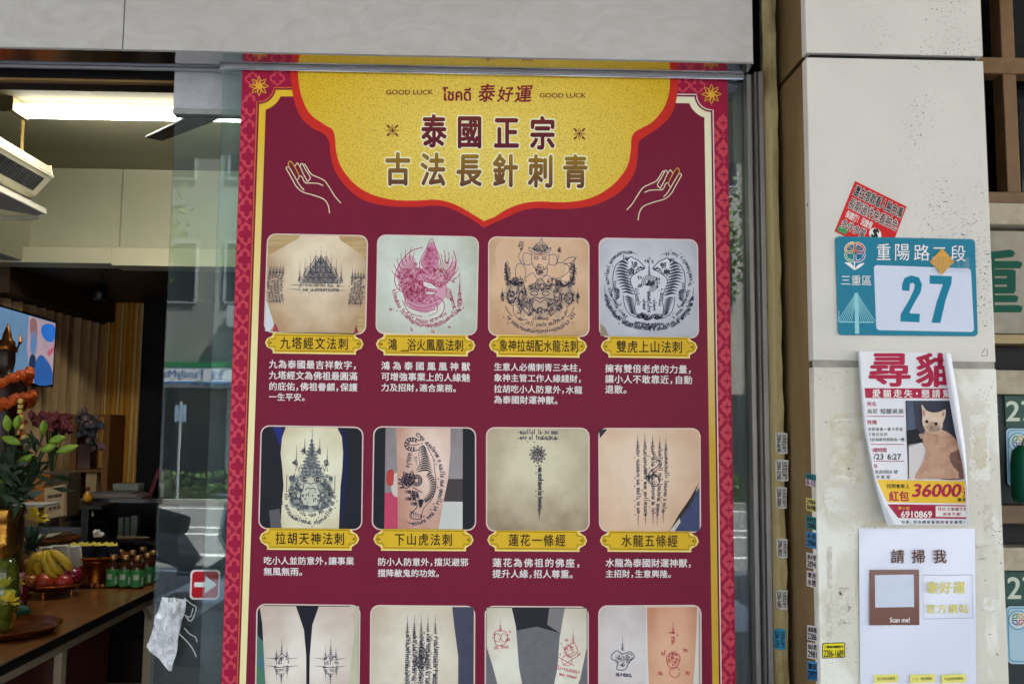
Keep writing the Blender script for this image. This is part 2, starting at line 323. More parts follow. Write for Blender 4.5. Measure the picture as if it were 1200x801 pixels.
# ---------------------------------------------------------------- pillar
def stone_mat(name, base, pit, lo=False):
    ma, N, L, b = nodes_mat(name); b.inputs['Roughness'].default_value = .55; b.inputs['Specular IOR Level'].default_value = .3
    tc = N.new('ShaderNodeTexCoord')
    def noise(s, d=6, sc=(1, 1, 1), dist=0):
        mp = N.new('ShaderNodeMapping'); mp.inputs['Scale'].default_value = sc; L.new(tc.outputs['Object'], mp.inputs[0])
        n_ = N.new('ShaderNodeTexNoise'); n_.inputs['Scale'].default_value = s; n_.inputs['Detail'].default_value = d; n_.inputs['Distortion'].default_value = dist; L.new(mp.outputs[0], n_.inputs['Vector']); return n_.outputs[0]
    def ramp(x, a, c, ca, cb):
        cr = N.new('ShaderNodeValToRGB'); e = cr.color_ramp.elements; e[0].position = a; e[1].position = c; e[0].color = ca; e[1].color = cb; L.new(x, cr.inputs[0]); return cr.outputs[0]
    def mix(f, a, c):
        m_ = N.new('ShaderNodeMix'); m_.data_type = 'RGBA'; L.new(f, m_.inputs[0]); L.new(a, m_.inputs[6]); L.new(c, m_.inputs[7]); return m_.outputs[2]
    def const(c): n_ = N.new('ShaderNodeRGB'); n_.outputs[0].default_value = lin(c); return n_.outputs[0]
    col = ramp(noise(5), .3, .7, lin(tuple(v*.955 for v in base)), lin(base))
    W, K = (1, 1, 1, 1), (0, 0, 0, 1)
    # pits, gathered into patches near the right edge
    sp = noise(230, 3, (.6, 1, 1.2), .7); pits = ramp(sp, .33, .385, W, K)
    pm = ramp(noise(4.5, 4), .50, .60, K, W)
    sx = N.new('ShaderNodeSeparateXYZ'); L.new(tc.outputs['Object'], sx.inputs[0])
    mr = N.new('ShaderNodeMapRange'); mr.inputs[1].default_value = -.12; mr.inputs[2].default_value = .2; mr.inputs[3].default_value = .03 if not lo else .35; L.new(sx.outputs[0], mr.inputs[0])
    mu = N.new('ShaderNodeMath'); mu.operation = 'MULTIPLY'; L.new(pits, mu.inputs[0]); L.new(pm, mu.inputs[1])
    m2 = N.new('ShaderNodeMath'); m2.operation = 'MULTIPLY'; L.new(mu.outputs[0], m2.inputs[0]); L.new(mr.outputs[0], m2.inputs[1])
    m3 = N.new('ShaderNodeMath'); m3.operation = 'MULTIPLY'; m3.use_clamp = True; m3.inputs[1].default_value = 1.6; L.new(m2.outputs[0], m3.inputs[0])
    # sparse lone specks
    s2 = ramp(noise(30, 2), .225, .245, W, K); mx = N.new('ShaderNodeMath'); mx.operation = 'MAXIMUM'; L.new(s2, mx.inputs[0]); L.new(m3.outputs[0], mx.inputs[1])
    if lo:   # old glue, peeling whitewash and rusty drips
        col = mix(ramp(noise(7, 8, (1, 1, .5), .5), .54, .60, K, W), col, const((228, 225, 214)))
        col = mix(ramp(noise(11, 8, (1, 1, .22), .3), 0.66, .76, K, W), col, const((200, 188, 164)))
    col = mix(mx.outputs[0], col, const(pit))
    L.new(col, b.inputs['Base Color'])
    bp = N.new('ShaderNodeBump'); bp.inputs['Strength'].default_value = .25; bp.inputs['Distance'].default_value = .004
    iv = N.new('ShaderNodeMath'); iv.operation = 'MULTIPLY_ADD'; iv.inputs[1].default_value = -1; L.new(mx.outputs[0], iv.inputs[0]); L.new(noise(60), iv.inputs[2])
    L.new(iv.outputs[0], bp.inputs['Height']); L.new(bp.outputs[0], b.inputs['Normal']); return ma
stone = stone_mat('stone_slab', (214, 208, 198), (96, 92, 88)); stone2 = stone_mat('worn_stone', (216, 210, 196), (110, 102, 90), True)
side = mat((136, 110, 72), .55, scale=7, rgb2=(112, 88, 56), thr=(.35, .65), bump=.05, stretch=(1, 1, .3))
pil = thing('pillar', ((pX0+pX1)/2, PY, 0), 'pale stone clad pillar with dark joints and tan side, bearing signs and notices', 'pillar')
jz1 = pt(1045, 66.5, PY).z; jz2 = pt(1060, 427, PY).z; jh = .0055
zt = 3.42; pb = .1
def slabs(za, zb_, ma): MB().box((pX0, PY, za), (pX1, PY+.03, zb_), ma).build('front_slab', pil, bevel=.002)
slabs(jz1+jh, zt, stone); slabs(jz2+.0075, jz1-jh, stone); slabs(0, jz2-.0075, stone2)
def sides(za, zb_): MB().box((pX0+.001, PY+.0305, za), (pX0+.03, pb, zb_), side).build('side_slab', pil, bevel=.001)
sides(jz1+jh+.001, zt); sides(0, jz1-jh-.001)
MB().box((pX0+.012, PY+.012, 0), (pX1-.012, pb-.01, zt), mat((22, 18, 17), .9)).build('core', pil)
MB().box((pX0+.001, PY+.004, jz2-.0074), (pX1-.001, PY+.0115, jz2+.0074), mat((168, 162, 152), .9, scale=25, var=.2, bump=.3)).build('mortar_joint', pil)
# ---------------------------------------------------------------- glass doors
gclear = glass_mat('clear_glass', (.80, .87, .84), .05, .014); gtint = glass_mat('greenish_glass', (.78, .86, .84), .05, .022)
xB = pt(247, 450, 0).x; xA = pt(192, 450, .06).x
zr0, zr1 = pt(560, 88, -.012).z, pt(560, 75.5, -.012).z
gB = thing('glass_door', ((xB+jx0)/2, 0, 0), 'frameless glass door panel carrying the red and gold poster', 'glass door')
MB().box((xB, 0, 0), (jx0, .01, zr1-.03), gtint).build('pane', gB)
q = MB(); q.box((xB-.005, -.012, zr0+.004), (jx0, .022, zr1), rail); q.box((xB-.005, -.016, zr0), (jx0, .024, zr0+.004), polish); q.build('top_rail', gB, bevel=.0015)
zc0, zc1 = pt(230, 135, .05).z, pt(230, 83, .05).z
gA = thing('glass_door', (xA+.6, .06, 0), 'clear sliding glass door panel with a steel top clamp beside the open doorway', 'glass door')
MB().box((xA, .055, 0), (xA+1.2, .065, zc1), gclear).build('pane', gA)
q = MB(); q.box((xA-.002, .044, zc0+.014), (xA+1.2, .076, zc1), mat((184, 182, 186), .4, .15, scale=14, rgb2=(150, 150, 156))); q.box((xA-.003, .042, zc0), (xA+1.2, .078, zc0+.0135), alu); q.build('top_clamp', gA, bevel=.001)
z = pt(120, 79.5, .05).z
tk = MB(); tk.tube([(-2.4, .03, z+.002), (xB-.006, .03, z+.002)], .0045, rail, 10); tk.box((-2.4, .026, z-.012), (xB-.006, .034, z-.0055), rail)
tk.build('sliding_track', label='thin steel sliding track crossing above the open doorway', cat='door track')
MB().box((pt(850, 400, .2).x, .18, 0), (1.45, .2, pt(860, 118, .18).z), mat((150, 126, 88), .5, scale=3)).build('cabinet_back', label='plain brown cabinet back seen behind the dark glass right of the poster', cat='cabinet')
# ---------------------------------------------------------------- red push sticker on the glass
S = flat(.0535); rs = MB(); B = quad(((223.5, 667), (258.5, 667), (257, 702), (222, 702)))
fill(rs, rrect(B, .14), S, ink(236, 222, 220), 0); fill(rs, rrect(B, .12, 1, 5, .06, .06, .94, .94), S, ink(186, 20, 34), 1)
fill(rs, [B(*p) for p in ((.14, .42), (.5, .42), (.5, .2), (.9, .5), (.5, .8), (.5, .58), (.14, .58))], S, ink(240, 232, 230), 2)
rs.build('door_sticker', label='small red rounded sticker with a white arrow on the glass door', cat='sticker')
# ================================================================ the poster
PYY = -.0022
S = flat(PYY)
Lx = lambda y: 284 - .0345*(y-90); Rx = lambda y: 852 + .0142*(y-95)
crim = ink(160, 24, 62); pink = ink(204, 68, 86); maroon = ink(122, 25, 54); red = ink(206, 44, 36); cremeI = ink(238, 226, 176)
def gold_mat():                                   # printed metallic gold: paler glow behind the title, fine speckle
    ma, N, L, b = nodes_mat('gold_print'); b.inputs['Roughness'].default_value = .4; b.inputs['Specular IOR Level'].default_value = .15
    g = N.new('ShaderNodeNewGeometry'); mp = N.new('ShaderNodeMapping'); c_ = pt(575, 175, PYY); mp.inputs['Location'].default_value = (-c_.x*1.9, 0, -c_.z*3.2); mp.inputs['Scale'].default_value = (1.9, 0, 3.2); L.new(g.outputs['Position'], mp.inputs[0])
    ln = N.new('ShaderNodeVectorMath'); ln.operation = 'LENGTH'; L.new(mp.outputs[0], ln.inputs[0])
    r1 = N.new('ShaderNodeValToRGB'); e = r1.color_ramp.elements; e[0].position = .15; e[0].color = lin((240, 212, 104)); e[1].position = .95; e[1].color = lin((222, 182, 44)); L.new(ln.outputs['Value'], r1.inputs[0])
    tc = N.new('ShaderNodeTexCoord'); n_ = N.new('ShaderNodeTexNoise'); n_.inputs['Scale'].default_value = 330; n_.inputs['Detail'].default_value = 2; L.new(tc.outputs['Object'], n_.inputs['Vector'])
    cr = N.new('ShaderNodeValToRGB'); e = cr.color_ramp.elements; e[0].position = .27; e[0].color = (.54, .48, .38, 1); e[1].position = .5; e[1].color = (1, 1, 1, 1); L.new(n_.outputs[0], cr.inputs[0])
    m_ = N.new('ShaderNodeMix'); m_.data_type = 'RGBA'; m_.blend_type = 'MULTIPLY'; m_.inputs[0].default_value = 1; L.new(r1.outputs[0], m_.inputs[6]); L.new(cr.outputs[0], m_.inputs[7])
    L.new(m_.outputs[2], b.inputs['Base Color']); return ma
def grad_mat(name, za, zb_, ca, cb):              # printed two-tone blend between two heights
    ma, N, L, b = nodes_mat(name); b.inputs['Roughness'].default_value = .42; b.inputs['Specular IOR Level'].default_value = .14
    g = N.new('ShaderNodeNewGeometry'); sx = N.new('ShaderNodeSeparateXYZ'); L.new(g.outputs['Position'], sx.inputs[0])
    mr = N.new('ShaderNodeMapRange'); mr.inputs[1].default_value = za; mr.inputs[2].default_value = zb_; L.new(sx.outputs[2], mr.inputs[0])
    cr = N.new('ShaderNodeValToRGB'); e = cr.color_ramp.elements; e[0].color = lin(ca); e[1].color = lin(cb); L.new(mr.outputs[0], cr.inputs[0]); L.new(cr.outputs[0], b.inputs['Base Color']); return ma
gold = gold_mat(); ptop = pt(560, 81, PYY).z; zz = lambda y: pt(560, y, PYY).z
YB = 985
po = thing('poster', tuple(pt(566, 500, PYY)), 'tall maroon and gold tattoo menu poster on the glass door', 'poster')
sh_ = MB(); q = [pt(Lx(79), 79, -.0003), pt(Rx(86), 86, -.0003), pt(Rx(YB), YB, -.0003), pt(Lx(YB), YB, -.0003)]
sh_.slab(q, (0, -.0015, 0), crim); sh_.build('sheet', po)
# woven border pattern
def sym(P): H = [(-x, y) for x, y in reversed(P)]; U = H + P; return U + [(x, -y) for x, y in reversed(U)]
OGEE = sym([(0,-15.2),(2.6,-11.6),(6.0,-10.4),(6.8,-6.8),(10.2,-5.2),(11.2,-1.2)]); CROSS = sym([(0,-10.2),(2.6,-8.8),(3.0,-4.4),(7.0,-3.6),(8.4,-1.2)])
LEAF = sym([(0,-11.5),(2.4,-7.6),(5.6,-5.6),(6.6,-2.6),(8.8,-.6)]); STAR = sym([(0,-4.6),(.9,-1.2),(4.2,-.5)])
def place(P, cx, cy, lo, hi): return [(min(max(cx+x, lo), hi), cy+y) for x, y in P]
for sd_ in (0, 1):
    bp_ = MB(); y = 93.0 - (0 if sd_ == 0 else 9.3)
    while y < YB-20:
        e = Lx(y) if sd_ == 0 else Rx(y)
        if sd_ == 0:
            if y > 105:
                fill(bp_, place(OGEE, e+10.4, y, e+.3, e+16.4), S, pink, 1); fill(bp_, place(CROSS, e+10.4, y, e+.3, e+16.4), S, crim, 2)
                fill(bp_, [(e-.2, y+10.8)] + [(e-.4+4.6*math.cos(a), y+15.2+4.6*math.sin(a)) for a in [math.pi*(-.4+.1*k) for k in range(9)]] + [(e-.2, y+19.6)], S, pink, 1)
        elif y > 120:
            fill(bp_, place(LEAF, e-8.2+3, y, e-16, e-.4), S, pink, 1); fill(bp_, place(STAR, e-5.0, y, e-16, e-.4), S, crim, 2)
            fill(bp_, place(LEAF, e-16.4, y+15.1, e-16, e-.4), S, pink, 1); fill(bp_, [(e-16, y+12.6)] + [(e-16+2.6*math.cos(a), y+15.1+2.6*math.sin(a)) for a in [math.pi*(-.5+.1*k) for k in range(11)]], S, crim, 2)
            stroke(bp_, circ(e-4.6, y+15, 1.7, 10), 1.1, S, pink, 1, closed=True)
        y += 30.2
    for x, y in (((296, 93), (325, 92)), ((818, 101), (800, 100)))[sd_]:
        fill(bp_, [(x+a*.8, y+b_*.62) for a, b_ in OGEE], S, pink, 1); fill(bp_, [(x+a*.8, y+b_*.62) for a, b_ in CROSS], S, crim, 2)
    bp_.build('border_pattern', po)
# maroon field and gold frame lines
def arc(cx, cy, r, a0, a1, n=10): return circ(cx, cy, r, n, None, R(a0), R(a1))
fl, fr = (303.5, 101), (833.7, 110.5)
def frame_path(off):
    r_ = 20+off; cy, cy2 = fl[1]+1, fr[1]+1; dg = math.degrees
    a0 = dg(math.asin((105.5+off-cy)/r_)); a1 = dg(math.acos((Lx(126)+21+off-fl[0])/r_))
    Lf = [(345, 105.5+off)] + arc(fl[0], cy, r_, a0, a1) + [(Lx(y)+21+off, y) for y in (300, 500, 700, YB)]
    b0 = 180-dg(math.acos((fr[0]-(Rx(136)-19.5-off))/r_)); b1 = 180-dg(math.asin((113.5+off-cy2)/r_))
    return Lf, [(Rx(y)-19.5-off, y) for y in (YB, 700, 500, 300)] + arc(fr[0], cy2, r_, b0, b1) + [(788, 113.2+off)]
mf = MB(); a, b_ = frame_path(2); fill(mf, a+b_, S, maroon, 3); mf.build('maroon_field', po)
gl_ = grad_mat('gold_to_cream', zz(420), zz(160), (240, 226, 170), (226, 186, 50)); gr_ = grad_mat('cream_to_gold', zz(520), zz(230), (206, 166, 56), (240, 230, 196))
for k, g_, ln in ((0, gl_, ink(214, 104, 62)), (1, gr_, ink(238, 214, 206))):
    fm_ = MB(); o_, i_ = frame_path(0)[k], frame_path(7.6)[k]; n = len(o_)
    fm_.add([S(*p, 4) for p in o_] + [S(*p, 4) for p in i_], [(i, i+1, n+i+1, n+i) for i in range(n-1)], g_)
    stroke(fm_, frame_path(-2.6)[k], 1.3, S, ln, 4); stroke(fm_, frame_path(-1)[k], 1.2, S, maroon, 4)
    fm_.build('gold_frame', po)
# gold header
G = [(349,79),(349,85),(352.5,110),(362.5,132.5),(380,146),(390,152.5),(393,165),(394,177.5),(400,196),(415,215),(435,227.5),(460,234),(487,235),(512,234),(532,239),(552.5,250),(567,259)]
G2 = [(580,254),(592.5,246),(610,239),(630,236),(660,237),(685,234),(705,226),(722.5,212.5),(735,195),(739,177.5),(740,162.5),(743.8,155),(752.5,150),(765,142.5),(777.5,127.5),(783.8,110),(785.5,92.5),(785.5,85)]
O1 = [(340,79),(340,85),(344,115),(352.5,137.5),(366,150),(380,157.5),(386,167.5),(387,180),(392.5,200),(407.5,221),(427.5,235),(455,241.5),(487.5,242.5),(512.5,241),(530,245),(545,252.5),(557.5,260),(567,267)]
O2 = [(575,263),(595,254),(612.5,246.5),(630,244),(660,245),(687.5,242.5),(707.5,236),(727.5,224),(742.5,205),(747,185),(748,170),(752.5,162.5),(762.5,156),(777.5,145),(787.5,132.5),(793,115),(795,92.5),(795,85)]
hd = MB(); fill(hd, spl(O1, 4)+spl(O2, 4), S, red, 5); hd.build('header_outline', po)
hd = MB(); fill(hd, spl(G, 4)+spl(G2, 4), S, gold, 6); hd.build('gold_header', po)
# corner flowers
for c in (fl, fr):
    q = MB(); yg = ink(228, 172, 52)
    P = []
    for i in range(32):
        a = 2*math.pi*i/32; rr = 11.5 if i % 4 == 0 else (5.8 if i % 4 == 2 else 8.2); P.append((c[0]+rr*math.cos(a), c[1]+rr*math.sin(a)))
    stroke(q, P, 1.1, S, yg, 5, closed=True)
    P = [(c[0] + (9 if i % 2 == 0 else 3.4)*math.cos(2*math.pi*i/16+.2), c[1] + (9 if i % 2 == 0 else 3.4)*math.sin(2*math.pi*i/16+.2)) for i in range(16)]
    fill(q, P, S, yg, 6); q.build('corner_flower', po)
# drawn hands
HS = [[(425,760),(418,722),(398,694),(350,675),(300,660),(270,635),(250,600),(230,565),(222,550),(226,542),(236,546),(258,582),(275,612),(290,635),(306,651)],
      [(237,548),(232,528),(238,516),(250,524),(266,550),(282,585),(275,605)], [(262,540),(270,528),(276,526),(290,548),(302,575),(322,612)], [(285,545),(290,530),(298,528),(312,555),(334,592),(322,610)],
      [(302,540),(304,530),(312,535),(330,565),(345,580),(372,592),(402,608),(425,640),(450,680),(478,712)], [(275,605),(284,586),(296,590),(306,612),(316,616)], [(312,618),(340,618),(370,620),(395,630)]]
wh = ink(240, 226, 196); gy = ink(222, 170, 60)
for k, nm in ((0, 'left'), (1, 'right')):
    q = MB()
    for i, h in enumerate(HS):
        P = [(280+x/4, 60+y/4) for x, y in h]
        if k: P = [(1134-x, y+8) for x, y in P]
        stroke(q, spl(P, 5), 1.05, S, gy if i == 1 else wh, 5)
    q.build('hand_drawing', po)
# titles
hl = MB(); brown = ink(104, 36, 40); mar2 = ink(128, 26, 48)
fit(hl, 'GOOD LUCK', (452.5, 105.5, 507.5, 111), S, brown, .02, 7); hl.build('header_lettering', po); hl = MB(); fit(hl, 'GOOD LUCK', (632.5, 109.3, 686.5, 114.6), S, brown, .02, 7)
hl.build('header_lettering', po); hl = MB(); fit(hl, 'โชคดี', (519, 102.5, 551.5, 118), S, mar2, .03, 7)
for c, b4 in (('泰', (561, 99, 580, 119.5)), ('好', (583.5, 102, 601, 119.5)), ('運', (604, 101, 623, 120))):
    (x0, y0, x1, y1) = b4; fit(hl, c, ((x0+1.5, y0), (x1+1.5, y0-.8), (x1-1, y1-.8), (x0-1, y1)), S, mar2, .022, 7)
hl.build('header_lettering', po)
for c in ((460, 153), (679, 157)):
    hl = MB()
    for i in range(4):
        a = R(45+90*i); stroke(hl, [(c[0]+4.4*math.cos(a), c[1]+4.4*math.sin(a)), (c[0]+9*math.cos(a), c[1]+9*math.sin(a))], 2.0, S, brown, 7)
    P = [(c[0] + (7.2 if i % 2 == 0 else 2.6)*math.cos(math.pi/4*i), c[1] + (7.2 if i % 2 == 0 else 2.6)*math.sin(math.pi/4*i)) for i in range(8)]
    stroke(hl, P, .9, S, brown, 7, closed=True); P = [(c[0] + (4 if i % 2 == 0 else 1.2)*math.cos(math.pi/4*i), c[1] + (4 if i % 2 == 0 else 1.2)*math.sin(math.pi/4*i)) for i in range(8)]
    fill(hl, P, S, brown, 8); hl.build('star_ornament', po)
glow = ink(240, 222, 140); glw = ink(250, 244, 224)
t1 = grad_mat('title_print', zz(173), zz(136), (96, 28, 44), (112, 44, 36)); t2 = grad_mat('subtitle_print', zz(217), zz(180), (104, 62, 44), (150, 116, 30))
tm = MB()
T1 = [('泰', 508.5, 153.5), ('國', 550.3, 154.3), ('正', 593.5, 155.3), ('宗', 635.8, 156)]; T2 = [('古', 466.2, 198), ('法', 507.5, 198.6), ('長', 549.6, 199.2), ('針', 592, 199.8), ('刺', 633.8, 200.3), ('青', 674.2, 200.8)]
for T, ma in ((T1, t1), (T2, t2)):
    for c, x, y in T:
        for bo, g_, l in ((.095, glow, 6.8), (.06, glw, 7.5)): glyph(tm, c, x, y, 30.5, 40.5, S, g_, bo, l)
        glyph(tm, c, x, y, 30.5, 40.5, S, ma, .038, 8.4)
tm.build('title_lettering', po)
# ---------------------------------------------------------------- name plates and captions
plate_bd = ink(246, 226, 150); plate_y = ink(226, 184, 42); pl_br = ink(120, 84, 26); blackI = ink(52, 28, 24)
def plate(x0, y0, x1, y1, slope, st, tx0, tx1):
    q = MB(); yc = (y0+y1)/2; sk = lambda P: [(x, y + (x-(x0+x1)/2)*slope) for x, y in P]
    def shape(i):
        a, b, c, d = x0+i, y0+i, x1-i, y1-i; h = yc
        L_ = [(a+9, d), (a+9, d-3.6), (a+7, d-5.2), (a+2.4, h+5.2), (a, h), (a+2.4, h-5.2), (a+7, b+5.2), (a+9, b+3.6), (a+9, b)]
        return L_ + [(a+c-x, y) for x, y in reversed(L_)]
    fill(q, sk(shape(0)), S, plate_bd, 8); fill(q, sk(shape(1.5)), S, plate_y, 9); stroke(q, sk(shape(3.4)), .7, S, pl_br, 10, closed=True)
    for x in (x0+6.3, x1-6.3):
        fill(q, sk([(x-2.6, yc), (x-.6, yc-.6), (x, yc-2.6), (x+.6, yc-.6), (x+2.6, yc), (x+.6, yc+.6), (x, yc+2.6), (x-.6, yc+.6)]), S, pl_br, 10)
    pp = q.build('name_plate', po); t = MB(); n = len(st); wch = min(12.5, (tx1-tx0)/n*.98)
    for i, c in enumerate(st):
        if c == '_': fill(t, [(tx0+15, yc+6.2), (tx0+25, yc+6.4), (tx0+25, yc+7.6), (tx0+15, yc+7.4)], S, blackI, 11); continue
        x = tx0 + wch/2 + (tx1-tx0-wch)*i/(n-1); glyph(t, c, x, yc + (x-(x0+x1)/2)*slope, wch, 15.2, S, blackI, .012, 11)
    t.build('lettering', pp)
PL = [((310.6,389.7,426,414.5),.014,'九塔經文法刺',328,408.5),((440.5,391,557,416.7),.013,'鴻_浴火鳳凰法刺',454.5,543.5),((573,391.7,688,418.3),.012,'象神拉胡配水龍法刺',585,678),((704,393,817.4,419.2),.011,'雙虎上山法刺',722,800),
      ((304,617,421,644),.009,'拉胡天神法刺',322.5,404),((437.5,618.2,555,645),.008,'下山虎法刺',462,530.5),((571,619.3,688,645.7),.007,'蓮花一條經',595.5,663),((703,620.2,819,646.2),.006,'水龍五條經',728,794.5)]
for g_ in PL: plate(*g_[0], *g_[1:])
white = ink(236, 226, 226)
CP = [(((315,426.3,419),'九為泰國最吉祥數字，'),((315,439.2,419),'九塔經文為佛祖最圓滿'),((315,452.2,419),'的庇佑，佛祖眷顧，保護'),((315,464.6,358.7),'一生平安。')),
      (((446.6,428,551),'鴻為泰國鳳凰神獸'),((446.6,440.8,551),'可增強事業上的人緣魅'),((446.6,453.5,536),'力及招財，適合業務。')),
      (((578.7,429.4,682.5),'生意人必備刺青三本柱，'),((578.7,442.2,682.5),'象神主管工作人緣錢財，'),((578.7,455.2,682.5),'拉胡吃小人防意外，水龍'),((578.7,467.8,655),'為泰國財運神獸。')),
      (((709,431.2,811.5),'擁有雙倍老虎的力量，'),((709,443.6,811.5),'讓小人不敢靠近，自動'),((709,455.7,736),'退散。')),
      (((308.7,656.2,415),'吃小人並防意外，讓事業'),((308.7,669,356),'無風無雨。')),
      (((442.5,657.6,549),'防小人防意外，擋災避邪'),((442.5,670.8,516),'擋降敝鬼的功效。')),
      (((577,658.6,681),'蓮花為佛祖的佛座，'),((577,671.6,673),'提升人緣，招人尊重。')),
      (((709.5,658.8,811.5),'水龍為泰國財運神獸，'),((709.5,671.6,788),'主招財，生意興隆。'))]
for ls in CP:
    q = MB()
    for (x0, y, x1), st in ls:
        sl_ = .014 if y < 500 else .006; tot = sum(.55 if c in NARROW else 1 for c in st)
        line(q, st, x0, y, x1, y + (x1-x0)*sl_, min(10.4 if y < 500 else 10.9, (x1-x0)/tot*.985), S, white, .022, 8)
    q.build('caption_lettering', po)
# ================================================================ printed tattoo photographs
def skin(a, b_, sc=9): return mat(a, .42, scale=sc, rgb2=b_, thr=(.36, .64), spec=.14, name='skin_print')
def body(q, ctr, rad, a, b_, n_sc=14):           # photographed skin: lighter where the lens lit it, browner to the edges, blotchy
    ma, N, L, b = nodes_mat('skin_print'); b.inputs['Roughness'].default_value = .42; b.inputs['Specular IOR Level'].default_value = .14
    B = quad(q); p = pt(*B(*ctr), PYY); k = .00206; rx, rz = rad[0]*(q[1][0]-q[0][0])*k, rad[1]*(q[3][1]-q[0][1])*k
    g = N.new('ShaderNodeNewGeometry'); mp = N.new('ShaderNodeMapping'); mp.inputs['Location'].default_value = (-p.x/rx, 0, -p.z/rz); mp.inputs['Scale'].default_value = (1/rx, 0, 1/rz); L.new(g.outputs['Position'], mp.inputs[0])
    ln = N.new('ShaderNodeVectorMath'); ln.operation = 'LENGTH'; L.new(mp.outputs[0], ln.inputs[0])
    nz = N.new('ShaderNodeTexNoise'); nz.inputs['Scale'].default_value = n_sc; nz.inputs['Detail'].default_value = 7; L.new(g.outputs['Position'], nz.inputs['Vector'])
    ad = N.new('ShaderNodeMath'); ad.operation = 'MULTIPLY_ADD'; ad.inputs[1].default_value = .9; ad.inputs[2].default_value = -.45; L.new(nz.outputs[0], ad.inputs[0])
    sm = N.new('ShaderNodeMath'); L.new(ln.outputs['Value'], sm.inputs[0]); L.new(ad.outputs[0], sm.inputs[1])
    cr = N.new('ShaderNodeValToRGB'); e = cr.color_ramp.elements; e[0].position = .2; e[0].color = lin(a); e[1].position = 1.0; e[1].color = lin(b_); L.new(sm.outputs[0], cr.inputs[0]); L.new(cr.outputs[0], b.inputs['Base Color']); return ma
frameI = ink(232, 205, 196); INK = ink(58, 58, 80); INKL = ink(104, 108, 126); PINKI = ink(182, 44, 98); REDI = ink(196, 66, 84); PINKL = ink(206, 112, 146)
GLYPHS = [[(0,.5),(.2,.1),(.45,.1),(.45,.9),(.3,.9)], [(.1,.9),(.1,.2),(.4,.1),(.5,.4),(.5,.9)], [(.3,.3),(.1,.2),(.1,.5),(.4,.5),(.5,.1),(.5,.95)], [(.05,.2),(.3,.1),(.3,.6),(.1,.9),(.5,.9),(.55,.5)],
          [(.1,.1),(.1,.9),(.4,.9),(.4,.3),(.6,.3)], [(.1,.6),(.3,.9),(.5,.6),(.3,.3),(.1,.6)], [(0,.1),(.25,.5),(0,.9),(.5,.8),(.5,.1)], [(.1,-.3),(.3,-.5),(.5,-.3)], [(.3,.1),(.3,1.4)]]
class Art:
    def __init__(s, q, mb): s.B = quad(q); s.mb = mb; s.w = q[1][0]-q[0][0]; s.h = q[3][1]-q[0][1]
    def P(s, pts): return [s.B(*p) for p in pts]
    def fill(s, pts, ma, l=9.6, sm=0): fill(s.mb, s.P(spl(pts, sm, True) if sm else pts), S, ma, l)
    def st(s, pts, w_, ma=INK, l=10.4, taper=False, sm=4, closed=False):
        if sm: pts = spl(pts, sm, closed)
        stroke(s.mb, s.P(pts), w_*.72, S, ma, l, taper, closed)
    def script(s, path, g, ma=INK, l=10.4, w_=.8, sm=5, up_=1):
        p = s.P(spl(path, sm) if sm else path); d = 0; acc = 0
        for (x0, y0), (x1, y1) in zip(p, p[1:]):
            L_ = math.hypot(x1-x0, y1-y0)
            if L_ < 1e-6: continue
            tx, ty = (x1-x0)/L_, (y1-y0)/L_; nx, ny = ty*up_, -tx*up_
            while acc < d + L_:
                k = acc-d; bx, by = x0+tx*k, y0+ty*k; G_ = random.choice(GLYPHS); f = random.random() < .5
                stroke(s.mb, [(bx + tx*g*((.6-a) if f else a) + nx*g*(b_-.5)*1.25, by + ty*g*((.6-a) if f else a) + ny*g*(b_-.5)*1.25) for a, b_ in G_], w_*.85, S, ma, l)
                acc += g*.68
            d += L_
    def curls(s, cx, cy, rx, ry, n, r, ma=INK, w_=.7, l=10.4, ring=True):
        for _ in range(n):
            a = random.uniform(0, 6.283); k = math.sqrt(random.random()); x, y = cx+rx*k*math.cos(a), cy+ry*k*math.sin(a); t0 = random.uniform(0, 6.28); q = r*random.uniform(.6, 1.3); sg = random.choice((-1, 1))
            s.st([(x + q*(1-i/9)*math.cos(t0+sg*i*.62), y + q*(1-i/9)*math.sin(t0+sg*i*.62)*s.w/s.h) for i in range(9)], w_, ma, l, sm=0)
    def spire(s, x, yb, yt, w_, ma=INK, x2=None):
        s.st([(x, yb), ((x+(x2 or x))/2, (yb+yt)/2), (x2 or x, yt)], w_, ma, taper=1, sm=0)
        for k in range(5):
            y = yb + (yt-yb)*(.05+.1*k); q = .018*(1-k*.14); s.st([(x-q, y), (x+q, y)], .8, ma, sm=0)
    def ell(s, cx, cy, rx, ry, w_=.8, ma=INK, a0=0, a1=360, l=10.4):
        s.st(circ(cx, cy, rx, 18, ry, R(a0), R(a1)), w_, ma, l, sm=0)
WASH = ink(150, 142, 142); WASHG = ink(172, 176, 172); WASHP = ink(214, 160, 178)
def photo(q, bgm, ovr=None):
    mb = MB(); B = quad(q); asp = (q[1][0]-q[0][0])/(q[3][1]-q[0][1])
    fill(mb, rrect(B, .085, asp), S, frameI, 8); fill(mb, rrect(B, .075, asp, 5, .012, .012, .988, .988), S, bgm, 9)
    o = mb.build('tattoo_photo', po); return o
def clip(pts): return [(min(max(u, .014), .986), min(max(v, .014), .986)) for u, v in pts]
def panel(q, bgm, skins, draw):
    o = photo(q, bgm); sk = MB(); a = Art(q, sk)
    for i, (pts, ma, sm) in enumerate(skins):
        P = clip(spl(pts, sm, True) if sm else pts); fill(sk, a.P(P), S, ma, 9.4 + .12*i)
    if skins: sk.build('skin', o)
    t = MB(); draw(Art(q, t)); t.build('tattoo_design', o)
def mirror(P, c=.5): return [(2*c-x, y) for x, y in P]
